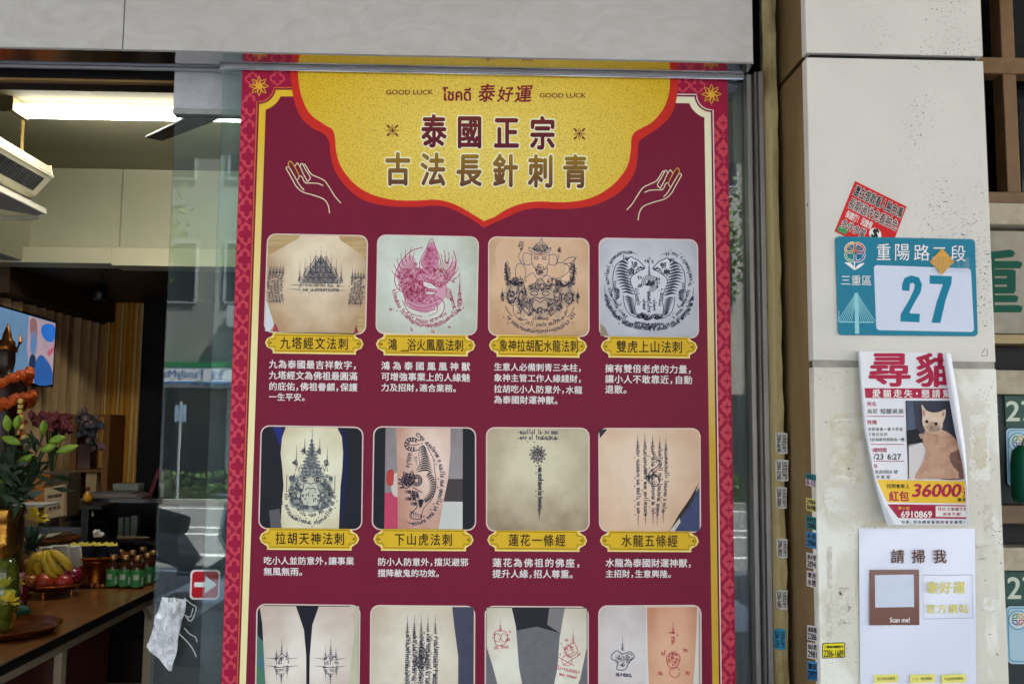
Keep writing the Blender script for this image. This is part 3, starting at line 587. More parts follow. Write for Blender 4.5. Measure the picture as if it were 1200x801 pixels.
# --- row 1
def d1(a):
    a.fill([(.36,.49),(.42,.38),(.48,.29),(.54,.23),(.60,.29),(.66,.38),(.72,.49)], ink(164, 154, 142), 10.0)
    for i in range(9):
        x = .335 + i*.051; k = 1-abs(i-4)/4.6; a.spire(x, .50-.2*k, .30-.185*k, 1.5)
    for r_ in range(5):
        y = .485 - r_*.052; n = 8-r_*1.5
        for k in range(int(n)+1):
            x = .54 + (k-int(n)/2)*.049; a.st([(x-.024, y), (x-.02, y-.03), (x, y-.056), (x+.02, y-.03), (x+.024, y)], 1.0, INK, sm=3); a.ell(x, y-.018, .011, .013, .8)
        a.st([(.54-n*.026, y+.004), (.54+n*.026, y+.004)], 1.1, INK, sm=0)
    a.curls(.54, .43, .15, .08, 81, 0.0128, w_=.58)
    for v in (.515, .56):
        a.script([(.33, v), (.72, v)], 3.3, sm=0); a.st([(.33, v), (.225, v-.004)], 1.4, taper=1, sm=0); a.st([(.70, v), (.79, v+.006)], 1.4, taper=1, sm=0)
    for i in range(5):
        x = .04+i*.031; a.script([(x+.005, .38), (x-.012, .5), (x+.0, .62), (x+.012, .68)], 3., w_=.8); a.spire(x+.004, .40, .265, 1.1, x2=x+.018); a.st([(x+.012, .67), (x+.022, .725)], 1.1, taper=1, sm=0)
        x = .855+i*.028; a.script([(x, .42), (x-.004, .53), (x-.02, .64), (x-.026, .69)], 3., w_=.8); a.spire(x, .44, .32, 1.1, x2=x-.002); a.st([(x-.024, .68), (x-.03, .74)], 1.1, taper=1, sm=0)
back = [(.33,.01),(.31,.045),(.24,.085),(.12,.16),(.02,.225),(.0,.30),(.0,.62),(.03,.69),(.07,.79),(.10,.89),(.125,1),(.88,1),(.9,.93),(.93,.8),(.975,.66),(1,.58),(1,.26),(.94,.2),(.8,.1),(.73,.06),(.71,.01)]
wood = mat((206, 176, 126), .42, scale=7, rgb2=(168, 136, 88), stretch=(1, 1, 14), spec=.3)
Q1 = [((313,273.5),(431.5,275.5),(429,392),(309,389.5)), ((442,274.5),(561.5,277),(559,393),(440,391)), ((572,276.8),(690.8,279),(690.8,394.8),(572,393.3)), ((701.5,278.3),(818,280.3),(819.3,396.5),(702,395))]
panel(Q1[0], wood, [(back, body(Q1[0], (.5,.25), (.62,.85), (236, 218, 190), (184, 150, 114)), 0), ([(.0,.62),(.02,.68),(.06,.8),(.1,.92),(.06,1),(0,1)], ink(216, 218, 226), 0), ([(.1,.9),(.125,.93),(.15,1),(.09,1)], ink(176, 60, 80), 0), ([(.88,1),(.9,.9),(.925,1)], ink(150, 50, 70), 0)], d1)
def d2(a):
    K = PINKI
    a.fill([(.30,.36),(.42,.33),(.55,.36),(.66,.42),(.70,.55),(.64,.68),(.5,.78),(.36,.74),(.27,.62),(.24,.48)], WASHP, 10.0, 4); a.fill([(.535,.06),(.47,.18),(.43,.28),(.48,.36),(.58,.36),(.61,.28),(.59,.16)], ink(208, 142, 166), 10.1, 4); a.fill([(.22,.30),(.34,.20),(.40,.36),(.28,.5),(.2,.44)], ink(216, 176, 188), 9.9, 3); a.fill([(.66,.4),(.76,.24),(.78,.34),(.7,.48)], ink(216, 176, 188), 9.9, 3)
    fl_ = [(.535,.03),(.49,.12),(.44,.22),(.42,.3),(.46,.37),(.56,.38),(.62,.3),(.62,.23),(.58,.13)]
    a.st(fl_, 1.0, K, closed=True); a.curls(.53, .24, .075, .13, 95, 0.0160, K, w_=.58)
    a.st([(.45,.12),(.34,.16),(.25,.25),(.19,.37),(.18,.47),(.21,.54),(.27,.58)], 1.2, K); a.st([(.75,.15),(.78,.25),(.76,.36),(.70,.46),(.62,.52)], 1.1, K)
    for i in range(13):
        t = i/12; L_ = .26 if i % 2 else .215; an = R(186+74*t)
        a.st([(.40+.10*math.cos(an), .44+.10*math.sin(an)), (.40+L_*.8*math.cos(an-.10), .44+L_*.95*math.sin(an-.10)), (.40+L_*math.cos(an+.04), .44+L_*1.25*math.sin(an+.04))], .8, K)
        an = R(-80+76*t)
        a.st([(.60+.07*math.cos(an), .44+.07*math.sin(an)), (.60+L_*.7*math.cos(an+.12), .44+L_*.9*math.sin(an+.12)), (.60+L_*.85*math.cos(an-.03), .44+L_*1.2*math.sin(an-.03))], .8, K)
        if i < 8: a.st([(.68, .53+.012*i), (.73+.006*i, .54+.02*i), (.72+.005*i, .58+.024*i)], .7, K)
    a.curls(.36, .46, .16, .14, 231, 0.0192, K, w_=.58); a.curls(.45, .62, .17, .08, 121, 0.0160, K, w_=.58); a.curls(.62, .42, .1, .1, 95, 0.0160, K, w_=.58)
    for P in ([(.46,.46),(.54,.48),(.62,.54),(.52,.54),(.46,.51)], [(.50,.56),(.60,.57),(.55,.60),(.48,.59)]): a.fill(P, skin((226, 222, 216), (214, 206, 204)), 10.6, 0); a.st(P, 1.3, K, 10.9, closed=True, sm=0)
    a.ell(.44, .48, .02, .02, 1.4, K); a.curls(.40, .56, .14, .12, 150, .016, K, w_=.55)
    a.st([(.28,.6),(.3,.7),(.38,.75),(.5,.76),(.6,.74)], 1.1, K); a.st([(.26,.66),(.33,.78),(.46,.82)], 1.0, K); a.st([(.6,.62),(.66,.66),(.67,.74),(.62,.82),(.55,.84)], 1.1, K); a.st([(.56,.64),(.6,.69),(.6,.77),(.52,.81)], .9, K)
    for i in range(14):
        t = i/13; a.ell(.3+.3*t, .70+.05*math.sin(t*3.1), .018, .026, .7, K, 180, 360)
    a.script([(.17,.55),(.20,.66),(.26,.77),(.36,.87),(.48,.91),(.60,.90),(.72,.83),(.82,.74)], 4.2, K, w_=1.0); a.script([(.30,.8),(.4,.85),(.5,.87),(.6,.84),(.68,.79)], 3.6, K, w_=.8)
    a.spire(.82, .58, .35, 1.6, K); a.script([(.82,.76),(.82,.58)], 4.2, K, w_=1.0, sm=0); a.ell(.825, .66, .022, .026, 1.2, K)
    for x, y in ((.69,.27),(.75,.46),(.38,.29),(.77,.72),(.74,.64),(.14,.75),(.35,.95),(.56,.97),(.72,.92)): a.script([(x-.012,y),(x+.018,y)], 3, K, sm=0)
panel(Q1[1], body(Q1[1], (.42,.45), (.8,.8), (224, 230, 220), (176, 180, 160)), [], d2)
def d3(a):
    a.fill([(.08,.1),(.3,.02),(.62,.03),(.78,.14),(.74,.4),(.6,.48),(.3,.5),(.12,.42)], skin((226, 186, 156), (216, 178, 142), 9), 9.7, 3)
    # elephant headed figure
    a.st([(.41,.14),(.45,.16),(.52,.165),(.60,.15),(.62,.1),(.585,.125),(.57,.07),(.54,.05),(.53,.01),(.51,.05),(.475,.07),(.45,.12),(.40,.1),(.41,.14)], 1.2, INKL); a.curls(.52, .11, .08, .04, 74, 0.0112, INK, w_=.58)
    a.st([(.43,.16),(.43,.25),(.46,.31),(.49,.34),(.52,.38),(.55,.39),(.58,.36),(.585,.31),(.56,.32),(.54,.30)], 1.1, INKL); a.st([(.60,.16),(.60,.25),(.575,.30),(.55,.33)], 1.1, INKL)
    a.st([(.43,.18),(.37,.16),(.34,.21),(.37,.28),(.43,.27)], 1.1, INKL); a.st([(.60,.18),(.66,.17),(.68,.22),(.66,.28),(.60,.27)], 1.1, INKL)
    for x in (.475, .555): a.ell(x, .21, .02, .013, 1.2); a.st([(x-.03,.185),(x,.175),(x+.03,.185)], .8)
    a.ell(.517, .17, .008, .012, 1.3, REDI); a.curls(.51, .33, .045, .05, 45, 0.0128, w_=.58)
    for y in (.27,.3,.33): a.st([(.49,y),(.53,y+.01)], .7)
    a.st([(.37,.28),(.30,.27),(.27,.33),(.28,.42),(.33,.43)], 1.1, INKL); a.st([(.33,.25),(.30,.2),(.33,.13),(.34,.09)], 1., INKL); a.curls(.325, .08, .03, .05, 28, 0.0112, INK, w_=.58); a.st([(.31,.24),(.37,.33),(.36,.42)], 1., INKL)
    a.st([(.66,.27),(.72,.25),(.78,.27),(.80,.33),(.72,.40),(.62,.42)], 1.1, INKL); a.st([(.68,.25),(.70,.17)], 1.1, INKL); a.curls(.705, .13, .018, .025, 19, 0.0112, w_=.58); a.st([(.74,.24),(.80,.2),(.86,.2),(.82,.25),(.74,.27)], 1.1, INKL); a.st([(.80,.32),(.84,.26),(.87,.19)], 1.1, INKL)
    a.curls(.30, .44, .07, .04, 68, 0.0128, w_=.58); a.curls(.66, .45, .08, .04, 68, 0.0128, w_=.58); a.st([(.36,.42),(.44,.36),(.5,.44),(.58,.38),(.64,.43)], 1., INKL)
    W3 = ink(194, 166, 142)
    a.fill([(.38,.5),(.46,.46),(.512,.42),(.56,.46),(.64,.5),(.67,.62),(.62,.76),(.54,.82),(.48,.82),(.40,.76),(.35,.62)], W3, 10.0, 3)
    for mir in (0, 1):
        f = (lambda P: mirror(P, .512)) if mir else (lambda P: P)
        a.fill(f([(.17,.25),(.20,.38),(.26,.46),(.36,.48),(.34,.6),(.38,.78),(.32,.82),(.28,.7),(.18,.66),(.15,.58),(.19,.48),(.16,.36)]), W3, 10.0, 2)
    a.fill([(.42,.13),(.52,.04),(.61,.13),(.52,.165)], W3, 10.0)
    # dragons either side and demon face below
    for mir in (0, 1):
        f = (lambda P: mirror(P, .512)) if mir else (lambda P: P)
        a.st(f([(.175,.26),(.18,.36),(.20,.44),(.27,.49)]), 2.2, INK); c = f([(.19,.36)])[0]; a.curls(*c, .03, .11, 81, 0.0120, w_=.58)
        c = f([(.25,.47)])[0]; a.curls(*c, .08, .03, 68, 0.0120, w_=.58); c = f([(.33,.6)])[0]; a.curls(*c, .05, .15, 163, 0.0128, w_=.58); c = f([(.22,.6)])[0]; a.curls(*c, .05, .07, 68, 0.0128, w_=.58)
        a.ell(*f([(.23,.61)])[0], .04, .055, 1.1); a.st(f([(.23,.5),(.2,.55),(.19,.62),(.24,.7)]), 1.1)
        a.spire(*[f([(.14,.6)])[0][0]], .60, .5, 1.2); c = f([(.14,.61)])[0]; a.curls(*c, .015, .05, 28, 0.0096, w_=.58)
        a.st(f([(.25,.68),(.25,.76),(.31,.83),(.39,.83)]), 1.); a.st(f([(.36,.5),(.30,.6),(.34,.72),(.42,.8)]), 1.2)
        a.ell(*f([(.455,.565)])[0], .035, .022, 1.3); a.st(f([(.40,.53),(.46,.515),(.5,.545)]), 1.4); a.st(f([(.512,.66),(.46,.63),(.43,.68),(.45,.74),(.49,.72)]), 1.2); a.st(f([(.42,.63),(.47,.605),(.512,.62)]), 1.5)
        c = f([(.41,.7)])[0]; a.curls(*c, .04, .09, 81, 0.0112, w_=.58); c = f([(.29,.76)])[0]; a.script([(c[0]-.01,c[1]),(c[0]+.02,c[1])], 4, sm=0)
    a.curls(.512, .5, .12, .035, 108, 0.0112, w_=.58); a.curls(.512, .74, .06, .03, 47, 0.0104, w_=.58); a.ell(.512, .73, .02, .024, 1.2); a.ell(.512, .80, .012, .014, 1.3); a.st([(.46,.47),(.512,.41),(.565,.47)], 1.2)
    a.st([(.17,.70),(.2,.76),(.24,.8)], 1.); a.st([(.85,.70),(.82,.76),(.78,.8)], 1.)
    a.script([(.30,.82),(.40,.87),(.512,.885),(.62,.87),(.73,.82)], 3.6); a.script([(.18,.78),(.24,.86),(.36,.93),(.512,.95),(.66,.93),(.78,.86),(.84,.78)], 4.0, w_=.9); a.script([(.44,.82),(.58,.82)], 3.4)
panel(Q1[2], body(Q1[2], (.5,.4), (.8,.8), (232, 196, 162), (192, 150, 112)), [], d3)
def crop_map(ox, oy, sw, sh): return lambda P: [((x-ox)/sw, (y-oy)/sh) for x, y in P]
def itpl(T, y):
    for (a, b_), (c_, d_) in zip(T, T[1:]):
        if y <= c_: return b_ + (d_-b_)*(max(a, y)-a)/(c_-a)
    return T[-1][1]
def d4(a):
    C = crop_map(22, 22, 748, 728)
    for mir in (0, 1):
        f = (lambda P: C([(797-x, y+4) for x, y in P])) if mir else C
        a.fill(f([(245,172),(190,190),(150,225),(130,290),(130,380),(120,440),(150,500),(200,470),(215,540),(260,590),(310,600),(290,500),(300,420),(265,350),(262,300),(350,250),(330,205)]), ink(206, 208, 216), 10.0, 2)
        a.st(f([(250,168),(205,183),(160,212),(135,260),(127,320),(130,380),(118,430),(135,480),(170,515),(190,500)]), 1.3); a.st(f([(330,262),(270,300),(262,350),(288,410),(300,470),(290,540),(312,600)]), 1.2); a.st(f([(205,440),(212,500),(235,560),(290,598),(350,606)]), 1.2)
        for i in range(11):
            y = 200 + i*22; xl = itpl([(195,180),(260,140),(320,150),(380,180),(430,196)], y); xr = itpl([(195,245),(260,250),(320,266),(380,280),(430,292)], y)
            a.st(f([(xl, y+4), (xl+(xr-xl)*.35, y-5), (xr-(xr-xl)*.3, y+4), (xr, y+14)]), 3.6, taper=2)
        for i in range(8):
            t_ = i/7; a.st(f([(128+6*t_, 395+85*t_), (158, 392+75*t_), (180, 412+40*t_)]), 2.0, taper=2)
        for i in range(10):
            t_ = i/9; a.st(f([(212+70*t_*.6, 455+105*t_), (240+60*t_*.5, 448+120*t_), (285+18*t_, 470+120*t_)]), 2.3, taper=2)
        for i in range(6): a.st(f([(155, 330+14*i), (140, 345+14*i), (133, 340+14*i)]), 1.6, taper=2)
        c = f([(290,215)])[0]; a.curls(*c, .03, .03, 22, .012, w_=.6); c = f([(265,265)])[0]; a.curls(*c, .03, .03, 40, .012, w_=.7)
        a.fill(f([(238,182),(262,160),(292,168),(322,184),(352,214),(370,238),(342,256),(312,252),(302,276),(270,292),(248,262),(236,220)]), ink(222, 223, 230), 10.2, 2); a.st(f([(240,196),(236,172),(256,164)]), 1.6); a.st(f([(256,270),(268,252),(262,232)]), 1.8, taper=2); a.st(f([(276,276),(284,256),(278,240)]), 1.6, taper=2); a.st(f([(262,190),(276,200),(272,216)]), 1.8, taper=2); a.st(f([(312,250),(325,236),(350,244)]), 1.8); a.st(f([(240,180),(262,160),(290,172),(320,185),(350,215),(368,238),(340,255),(310,250),(300,275),(280,290)]), 1.5); a.ell(*f([(300,208)])[0], .012, .012, 1.8); a.st(f([(330,228),(350,240),(365,238)]), 2.2)
        a.script(f([(96,362),(84,300),(108,215),(145,162),(200,130),(262,126)]), 3.3, w_=1.0); a.st(f([(262,126),(295,132),(320,146)]), 1.6, taper=1)
        a.script(f([(72,440),(85,500),(125,570),(190,630),(270,668),(398,684)]), 3.5, w_=1.25); a.script(f([(82,452),(100,510),(140,570),(205,622),(280,655),(398,668)]), 3.2, w_=1.0); a.st(f([(74,450),(66,400),(66,362)]), 1.6, taper=1)
        a.script(f([(100,390),(120,450),(150,500),(160,540),(230,600)]), 3.2, w_=.9); a.script(f([(290,640),(398,652)]), 3.2, w_=1.1); a.script(f([(300,385),(318,500)]), 3.0, w_=.9, sm=0)
        for x, y in ((372,190),(322,312),(320,370),(210,172)): a.script(f([(x-8,y),(x+10,y)]), 4, w_=1.2, sm=0)
        a.st(f([(360,540),(360,440)]), 1.3, taper=1, sm=0); a.script(f([(360,470),(360,535)]), 3, w_=.9, sm=0); c = f([(340,588)])[0]; a.curls(*c, .05, .025, 40, .014, w_=.8)
    f = C; a.spire(*[f([(400,290)])[0][0]], f([(0,292)])[0][1], f([(0,150)])[0][1], 2.0); c = f([(405,352)])[0]
    for r_ in (.082, .066, .05): a.ell(*c, r_, r_, 1.1, a0=-200, a1=100)
    a.curls(*c, .04, .035, 40, .014, w_=.9); a.script(f([(395,410),(395,560)]), 3.6, w_=1.1, sm=0); a.st(f([(396,460),(396,400)]), 1.5, taper=1, sm=0); c = f([(390,600)])[0]; a.curls(*c, .05, .03, 40, .014, w_=.8)
panel(Q1[3], body(Q1[3], (.5,.45), (.8,.75), (216, 217, 224), (170, 172, 180)), [([(0,.86),(.06,.9),(.1,1),(0,1)], skin((168, 148, 128), (150, 132, 116)), 0)], d4)
# --- row 2
Q2 = [((305.5,497.8),(426,499.8),(424.5,621),(302.5,619.5)), ((437.5,499),(558,500.5),(558,621.5),(435.5,620.5)), ((569.5,500),(691,500.8),(691,622.6),(569.5,622.6)), ((701,501),(821,501.2),(821.6,624),(702,622.7))]
nav = ink(34, 34, 44)
def d5(a):
    C = crop_map(32, 18, 740, 745); IL = ink(92, 98, 112); mid = 400
    M = lambda P: C([(2*mid-x, y) for x, y in P])
    G1, G2 = ink(206, 206, 184), ink(180, 184, 172)
    a.fill(C([(300,380),(330,340),(470,340),(505,380),(540,460),(530,560),(470,620),(400,640),(330,620),(270,560),(262,460)]), G1, 10., 3); a.fill(C([(405,130),(380,220),(350,290),(335,345),(320,370),(485,370),(468,340),(448,290),(425,220)]), G2, 10.1); a.fill(C([(250,540),(320,580),(400,600),(480,580),(550,540),(540,600),(470,620),(400,640),(330,620),(262,600)]), G2, 10.1, 2)
    a.spire(C([(404,0)])[0][0], C([(0,240)])[0][1], C([(0,28)])[0][1], 2.2)
    for k in range(9):
        y = 130+24*k; w_ = 8+8.4*k; a.st(C([(402-w_, y), (402, y-14), (402+w_, y)]), 1.0, IL, sm=2); c = C([(402, y)])[0]; a.curls(*c, w_/740, .012, 10+6*k, .009, IL, w_=.6)
    for x, yb, yt in ((352,200,98),(293,285,158),(460,200,100),(514,285,170)): a.st(C([(x,yb-10),(x,yt)]), 1.6, taper=1, sm=0); c = C([(x-6, yb)])[0]; a.curls(*c, .02, .024, 16, .014, w_=.8)
    for k in range(9):
        x = 300+26*k; a.st(C([(x-12,345),(x,300-12*math.sin(k*math.pi/8)),(x+12,345)]), 1.0, IL, sm=2)
    a.st(C([(330,345),(478,345)]), 1.6, IL); a.st(C([(315,375),(495,375)]), 1.4, IL); c = C([(402,358)])[0]; a.curls(*c, .12, .016, 70, .010, IL, w_=.6)
    for f in (C, M):
        a.ell(*f([(352,402)])[0], .032, .024, 1.7); a.ell(*f([(352,402)])[0], .012, .012, 2.2); a.st(f([(395,388),(352,372),(312,390)]), 1.8, IL); a.st(f([(400,440),(375,425),(345,440),(350,460),(330,500),(330,560),(360,590),(400,598)]), 1.5, IL); a.st(f([(400,470),(380,462),(362,480)]), 1.3)
        for (x, y, r1, r2, n_) in ((285,420,.045,.07,70),(275,500,.05,.07,80),(300,560,.06,.05,70),(320,460,.03,.06,40),(345,605,.06,.022,50)): c = f([(x, y)])[0]; a.curls(*c, r1, r2, n_, .016, IL, w_=.62)
        a.fill(circ(*f([(257,395)])[0], .02, 12, .026), ink(96, 100, 108), 10.5); a.st(f([(228,500),(228,372)]), 1.0, sm=0); a.st(f([(250,470),(300,520),(250,560)]), 1.2, IL)
        for x, y in ((335,520),(372,515),(365,545),(545-290,505)): a.script(f([(x-8,y),(x+8,y)]), 3.4, w_=1., sm=0)
    a.st(C([(401,530),(400,465)]), 2.2, taper=2, sm=0); a.script(C([(300,635),(400,660),(495,632)]), 3.6, w_=1.0); a.script(C([(222,505),(232,600),(262,660),(320,695),(400,712),(470,705),(540,630),(572,510)]), 3.9, w_=1.15)
panel(Q2[0], nav, [([(.12,.01),(.2,.01),(.24,.1),(.2,.2),(.16,.12)], ink(38, 48, 120), 3), ([(.7,.01),(.8,.01),(.86,.3),(.84,.6),(.8,1),(.78,.6)], ink(30, 34, 72), 3),
      ([(.245,.01),(.21,.12),(.2,.27),(.22,.42),(.235,.58),(.22,.8),(.215,1),(.775,1),(.785,.58),(.8,.42),(.805,.25),(.79,.1),(.745,.01)], body(Q2[0], (.55,.5), (.62,.9), (238, 234, 206), (196, 178, 138)), 0), ([(.1,.82),(.2,.8),(.225,1),(.12,1)], ink(96, 92, 98), 0)], d5)
def d6(a):
    C = crop_map(12, 25, 750, 745); D = ink(40, 42, 58)
    a.fill(C([(350,170),(405,172),(448,250),(465,340),(470,430),(455,510),(420,570),(375,620),(350,600),(330,540),(290,500),(240,470),(225,400),(270,360),(335,335),(350,260)]), ink(206, 178, 166), 10., 2)
    a.st(C([(350,150),(300,160),(272,150),(285,130),(330,135)]), 1.2, D); a.st(C([(345,190),(300,200),(255,185),(243,150),(262,115),(305,106),(350,125),(358,95),(338,72),(325,85),(345,100)]), 1.5, D)
    for x0, y0, x1, y1 in ((262,118,275,135),(280,110,287,130),(300,107,303,130),(246,140,270,148),(246,165,272,158),(262,188,280,168),(285,198,292,172),(310,200,308,170),(325,110,322,132)): a.st(C([(x0,y0),(x1,y1)]), 2.3, D, sm=0)
    a.st(C([(405,172),(432,215),(452,260),(462,340),(472,430),(462,500),(432,560),(388,605),(362,680)]), 1.1, D); a.st(C([(352,170),(345,230),(352,290),(330,340)]), 1.0, D)
    for i in range(11):
        y = 172+17*i; xl = itpl([(172,352),(260,356),(340,330)], y); xr = itpl([(172,400),(260,430),(340,452)], y)
        a.st(C([(xl, y+10), ((xl+xr)/2, y-7), (xr, y+12)]), 2.9, D, taper=2)
    for i in range(15):
        an = R(-38+8.2*i); r0, r1 = 62+.5*i, 135-1.5*abs(i-5); c = (352+1.2*i, 425+3.2*i); a.st(C([(c[0]+r0*math.cos(an), c[1]+r0*math.sin(an)), (c[0]+(r0+r1)/2*math.cos(an-.10), c[1]+(r0+r1)/2*math.sin(an-.10)), (c[0]+r1*math.cos(an)*.88, c[1]+r1*math.sin(an)*.88)]), 2.7, D, taper=2)
    for i in range(9): y = 560+6*i; a.st(C([(335+4*i*.5, y), (365, y-10), (392-3*i, y-4)]), 2.0, D, taper=2)
    for r_ in (.05,.036,.022): a.ell(*C([(332,412)])[0], r_, r_*1.05, 1.8, D, a0=-150, a1=170)
    a.st(C([(225,410),(235,380),(265,365),(300,368),(318,390),(300,430),(275,460),(245,465),(228,440),(225,410)]), 1.6, D); c = C([(272,410)])[0]; a.curls(*c, .055, .055, 110, .014, w_=.8); a.ell(*C([(262,395)])[0], .014, .011, 2., D); a.ell(*C([(292,392)])[0], .014, .011, 2., D); a.st(C([(245,440),(265,430),(290,445)]), 2., D)
    for P in ([(240,375),(235,350),(258,366)], [(285,366),(298,342),(312,375)], [(225,420),(195,400),(226,408)], [(228,440),(192,435),(224,426)], [(235,455),(205,470),(240,462)]): a.st(C(P), 1.5, D, sm=2)
    a.st(C([(300,460),(340,480),(372,500)]), 1.5, D); a.st(C([(300,480),(320,540),(335,600),(300,640)]), 1.4, D); c = C([(318,520)])[0]; a.curls(*c, .035, .05, 60, .016, w_=.75)
    for x, y, n_ in ((262,495,3),(262,545,3),(300,580,3)): 
        for k in range(n_): a.st(C([(x+30,y+8*k-8),(x-5,y+8*k-10),(x-18,y+8*k-4)]), 2.0, D, taper=1)
    a.st(C([(300,640),(285,660),(300,685),(360,690),(372,660)]), 1.4, D)
    for k in range(5): a.st(C([(292+16*k,632+6*k),(300+15*k,660),(290+16*k,690)]), 2.2, D, taper=1)
    for k in range(7): a.st(C([(310+4*k,250+10*k),(335,240+12*k)]), 1.0, sm=0)
    a.script(C([(358,100),(420,160),(470,220),(500,290),(512,360),(514,440),(500,520),(470,610),(430,670),(370,712),(315,722)]), 3.9, w_=1.25); a.st(C([(320,722),(280,718),(253,698)]), 2.6, taper=1); a.script(C([(282,215),(262,318)]), 4.2, w_=1.2, sm=0)
gr = ink(150, 146, 150)
panel(Q2[1], nav, [([(.12,.0),(.87,.0),(.87,1),(.12,1)], mat((156, 148, 150), .42, scale=3, rgb2=(96, 88, 90)), 0), ([(.12,.64),(.25,.64),(.25,1),(.12,1)], ink(196, 72, 104), 0), ([(.18,.5),(.27,.44),(.28,.66),(.2,.66)], ink(214, 196, 190), 3), ([(.14,.44),(.2,.42),(.2,.56),(.14,.56)], ink(190, 70, 66), 3), ([(.66,.5),(.87,.5),(.87,.72),(.66,.72)], ink(74, 66, 68), 0), ([(.66,.72),(.87,.72),(.87,1),(.64,1)], ink(206, 208, 202), 0),
      ([(.22,.01),(.23,.24),(.24,.5),(.25,1),(.64,1),(.685,.72),(.73,.5),(.75,.24),(.75,.01)], body(Q2[1], (.6,.3), (.45,.8), (236, 208, 194), (190, 138, 118)), 0)], d6)
def d7(a):
    for v in (.05, .105): a.script([(.33, v), (.68, v)], 3.8, w_=1.0, sm=0); a.st([(.34,v),(.29,v)], 1.2, taper=1, sm=0); a.st([(.67,v),(.71,v)], 1.2, taper=1, sm=0)
    a.ell(.5, .26, .045, .05, 1.3)
    for k in range(12): t = math.pi*2*k/12; a.st([(.5+.05*math.cos(t-.22),.26+.055*math.sin(t-.22)),(.5+.082*math.cos(t),.26+.09*math.sin(t)),(.5+.05*math.cos(t+.22),.26+.055*math.sin(t+.22))], 1.2)
    a.curls(.5, .26, .05, .05, 68, 0.0112, w_=.58); a.script([(.485,.26),(.515,.26)], 5, sm=0)
    a.script([(.52,.36),(.52,.78)], 4.0, w_=1.15, sm=0); a.script([(.515,.36),(.515,.76)], 3.6, w_=.9, sm=0); a.spire(.515, .78, .90, 1.7)
panel(Q2[2], body(Q2[2], (.5,.35), (.85,.75), (218, 208, 178), (150, 128, 104)), [], d7)
def d8(a):
    for i, (x, y0, y1) in enumerate(((.385,.05,.95),(.455,.05,.94),(.53,.05,.93),(.60,.07,.94),(.66,.08,.92))):
        sh = -.0 if i < 3 else -.03; a.script([(x,y0+.13),(x,y0+.35),(x+sh*.5,y0+.6),(x+sh,y1-.11)], 3.5, w_=.95, sm=2); a.spire(x, y0+.13, y0, 1.4); a.st([(x+sh,y1-.12),(x+sh,y1)], 1.4, taper=1, sm=0)
    a.st([(.53,.24),(.56,.30),(.60,.33),(.56,.38),(.50,.42),(.49,.50),(.54,.56),(.59,.53),(.585,.47),(.55,.44)], 1.5); a.st([(.54,.22),(.58,.3),(.62,.34),(.57,.40),(.53,.44),(.53,.49)], 1.); a.curls(.52, .47, .05, .06, 53, 0.0128, w_=.58)
    for k in range(6): a.st([(.48,.4+.02*k),(.46,.38+.02*k)], 1., sm=0)
panel(Q2[3], body(Q2[3], (.4,.4), (.85,.9), (236, 210, 186), (210, 166, 132)), [([(1,.56),(.98,.57),(.9,.68),(.78,.84),(.71,.98),(.7,1),(1,1)], mat((48, 62, 112), .42, scale=60, var=.2), 0), ([(.98,.52),(.9,.66),(.78,.83),(.7,.97),(.68,1),(.72,1),(.8,.86),(.92,.7)], ink(58, 46, 44), 0),
      ([(.69,1),(.72,.95),(.79,.86),(.8,.9),(.74,1)], ink(206, 200, 190), 0), ([(.014,.014),(.09,.014),(.05,.06),(.014,.1)], ink(54, 58, 62), 0)], d8)
# --- row 3
Q3 = [((300.5,706.7),(422.5,708.2),(421,828),(298.5,828)), ((434,708.2),(557,709.2),(556.5,829),(433,829)), ((568,709.2),(690,710),(690,829.5),(568,829.5)), ((701,708.8),(822,708),(822.5,829.5),(701,829.5))]
def d9(a):
    for cx, cy in ((.25,.58),(.72,.58)):
        a.spire(cx, cy-.09, cy-.26, 1.5); a.spire(cx, cy+.09, cy+.26, 1.4); a.spire(cx-.05, cy-.05, cy-.17, 1.2); a.spire(cx+.05, cy-.06, cy-.17, 1.2); a.spire(cx-.045, cy+.05, cy+.17, 1.2); a.spire(cx+.055, cy+.04, cy+.15, 1.2)
        for s_ in (-1, 1):
            for v in (-.045, .03): a.st([(cx+s_*.04,cy+v),(cx+s_*.16,cy+v-.015)], 1.5, taper=1, sm=0); a.st([(cx+s_*.06,cy+v-.02),(cx+s_*.06,cy+v+.01)], .9, sm=0)
        a.st([(cx-.07,cy+.035),(cx+.07,cy+.03),(cx,cy+.13),(cx-.07,cy+.035)], 1.2, sm=0); a.st([(cx-.05,cy-.05),(cx,cy-.1),(cx+.05,cy-.06)], 1.2, sm=0); a.script([(cx-.06,cy-.01),(cx+.06,cy-.015)], 4.2, w_=.95, sm=0); a.script([(cx-.025,cy+.06),(cx+.03,cy+.06)], 3.4, sm=0); a.curls(cx, cy-.055, .025, .02, 15, 0.0112, w_=.58)
sk9 = body(Q3[0], (.5,.5), (.75,.75), (234, 224, 212), (184, 158, 140))
panel(Q3[0], nav, [([(0,.3),(.1,.4),(.1,1),(0,1)], mat((60, 104, 140), .42, scale=30, rgb2=(70, 120, 60)), 0), ([(.9,.0),(1,.0),(1,1),(.88,1)], skin((206, 204, 178), (190, 186, 160)), 0),
      ([(.03,.02),(.06,.2),(.08,.5),(.1,.8),(.13,1),(.48,1),(.49,.8),(.485,.5),(.46,.25),(.38,.02)], sk9, 0), ([(.6,.02),(.54,.2),(.52,.5),(.52,.8),(.53,1),(.86,1),(.9,.7),(.93,.4),(.96,.1),(.96,.02)], sk9, 0)], d9)
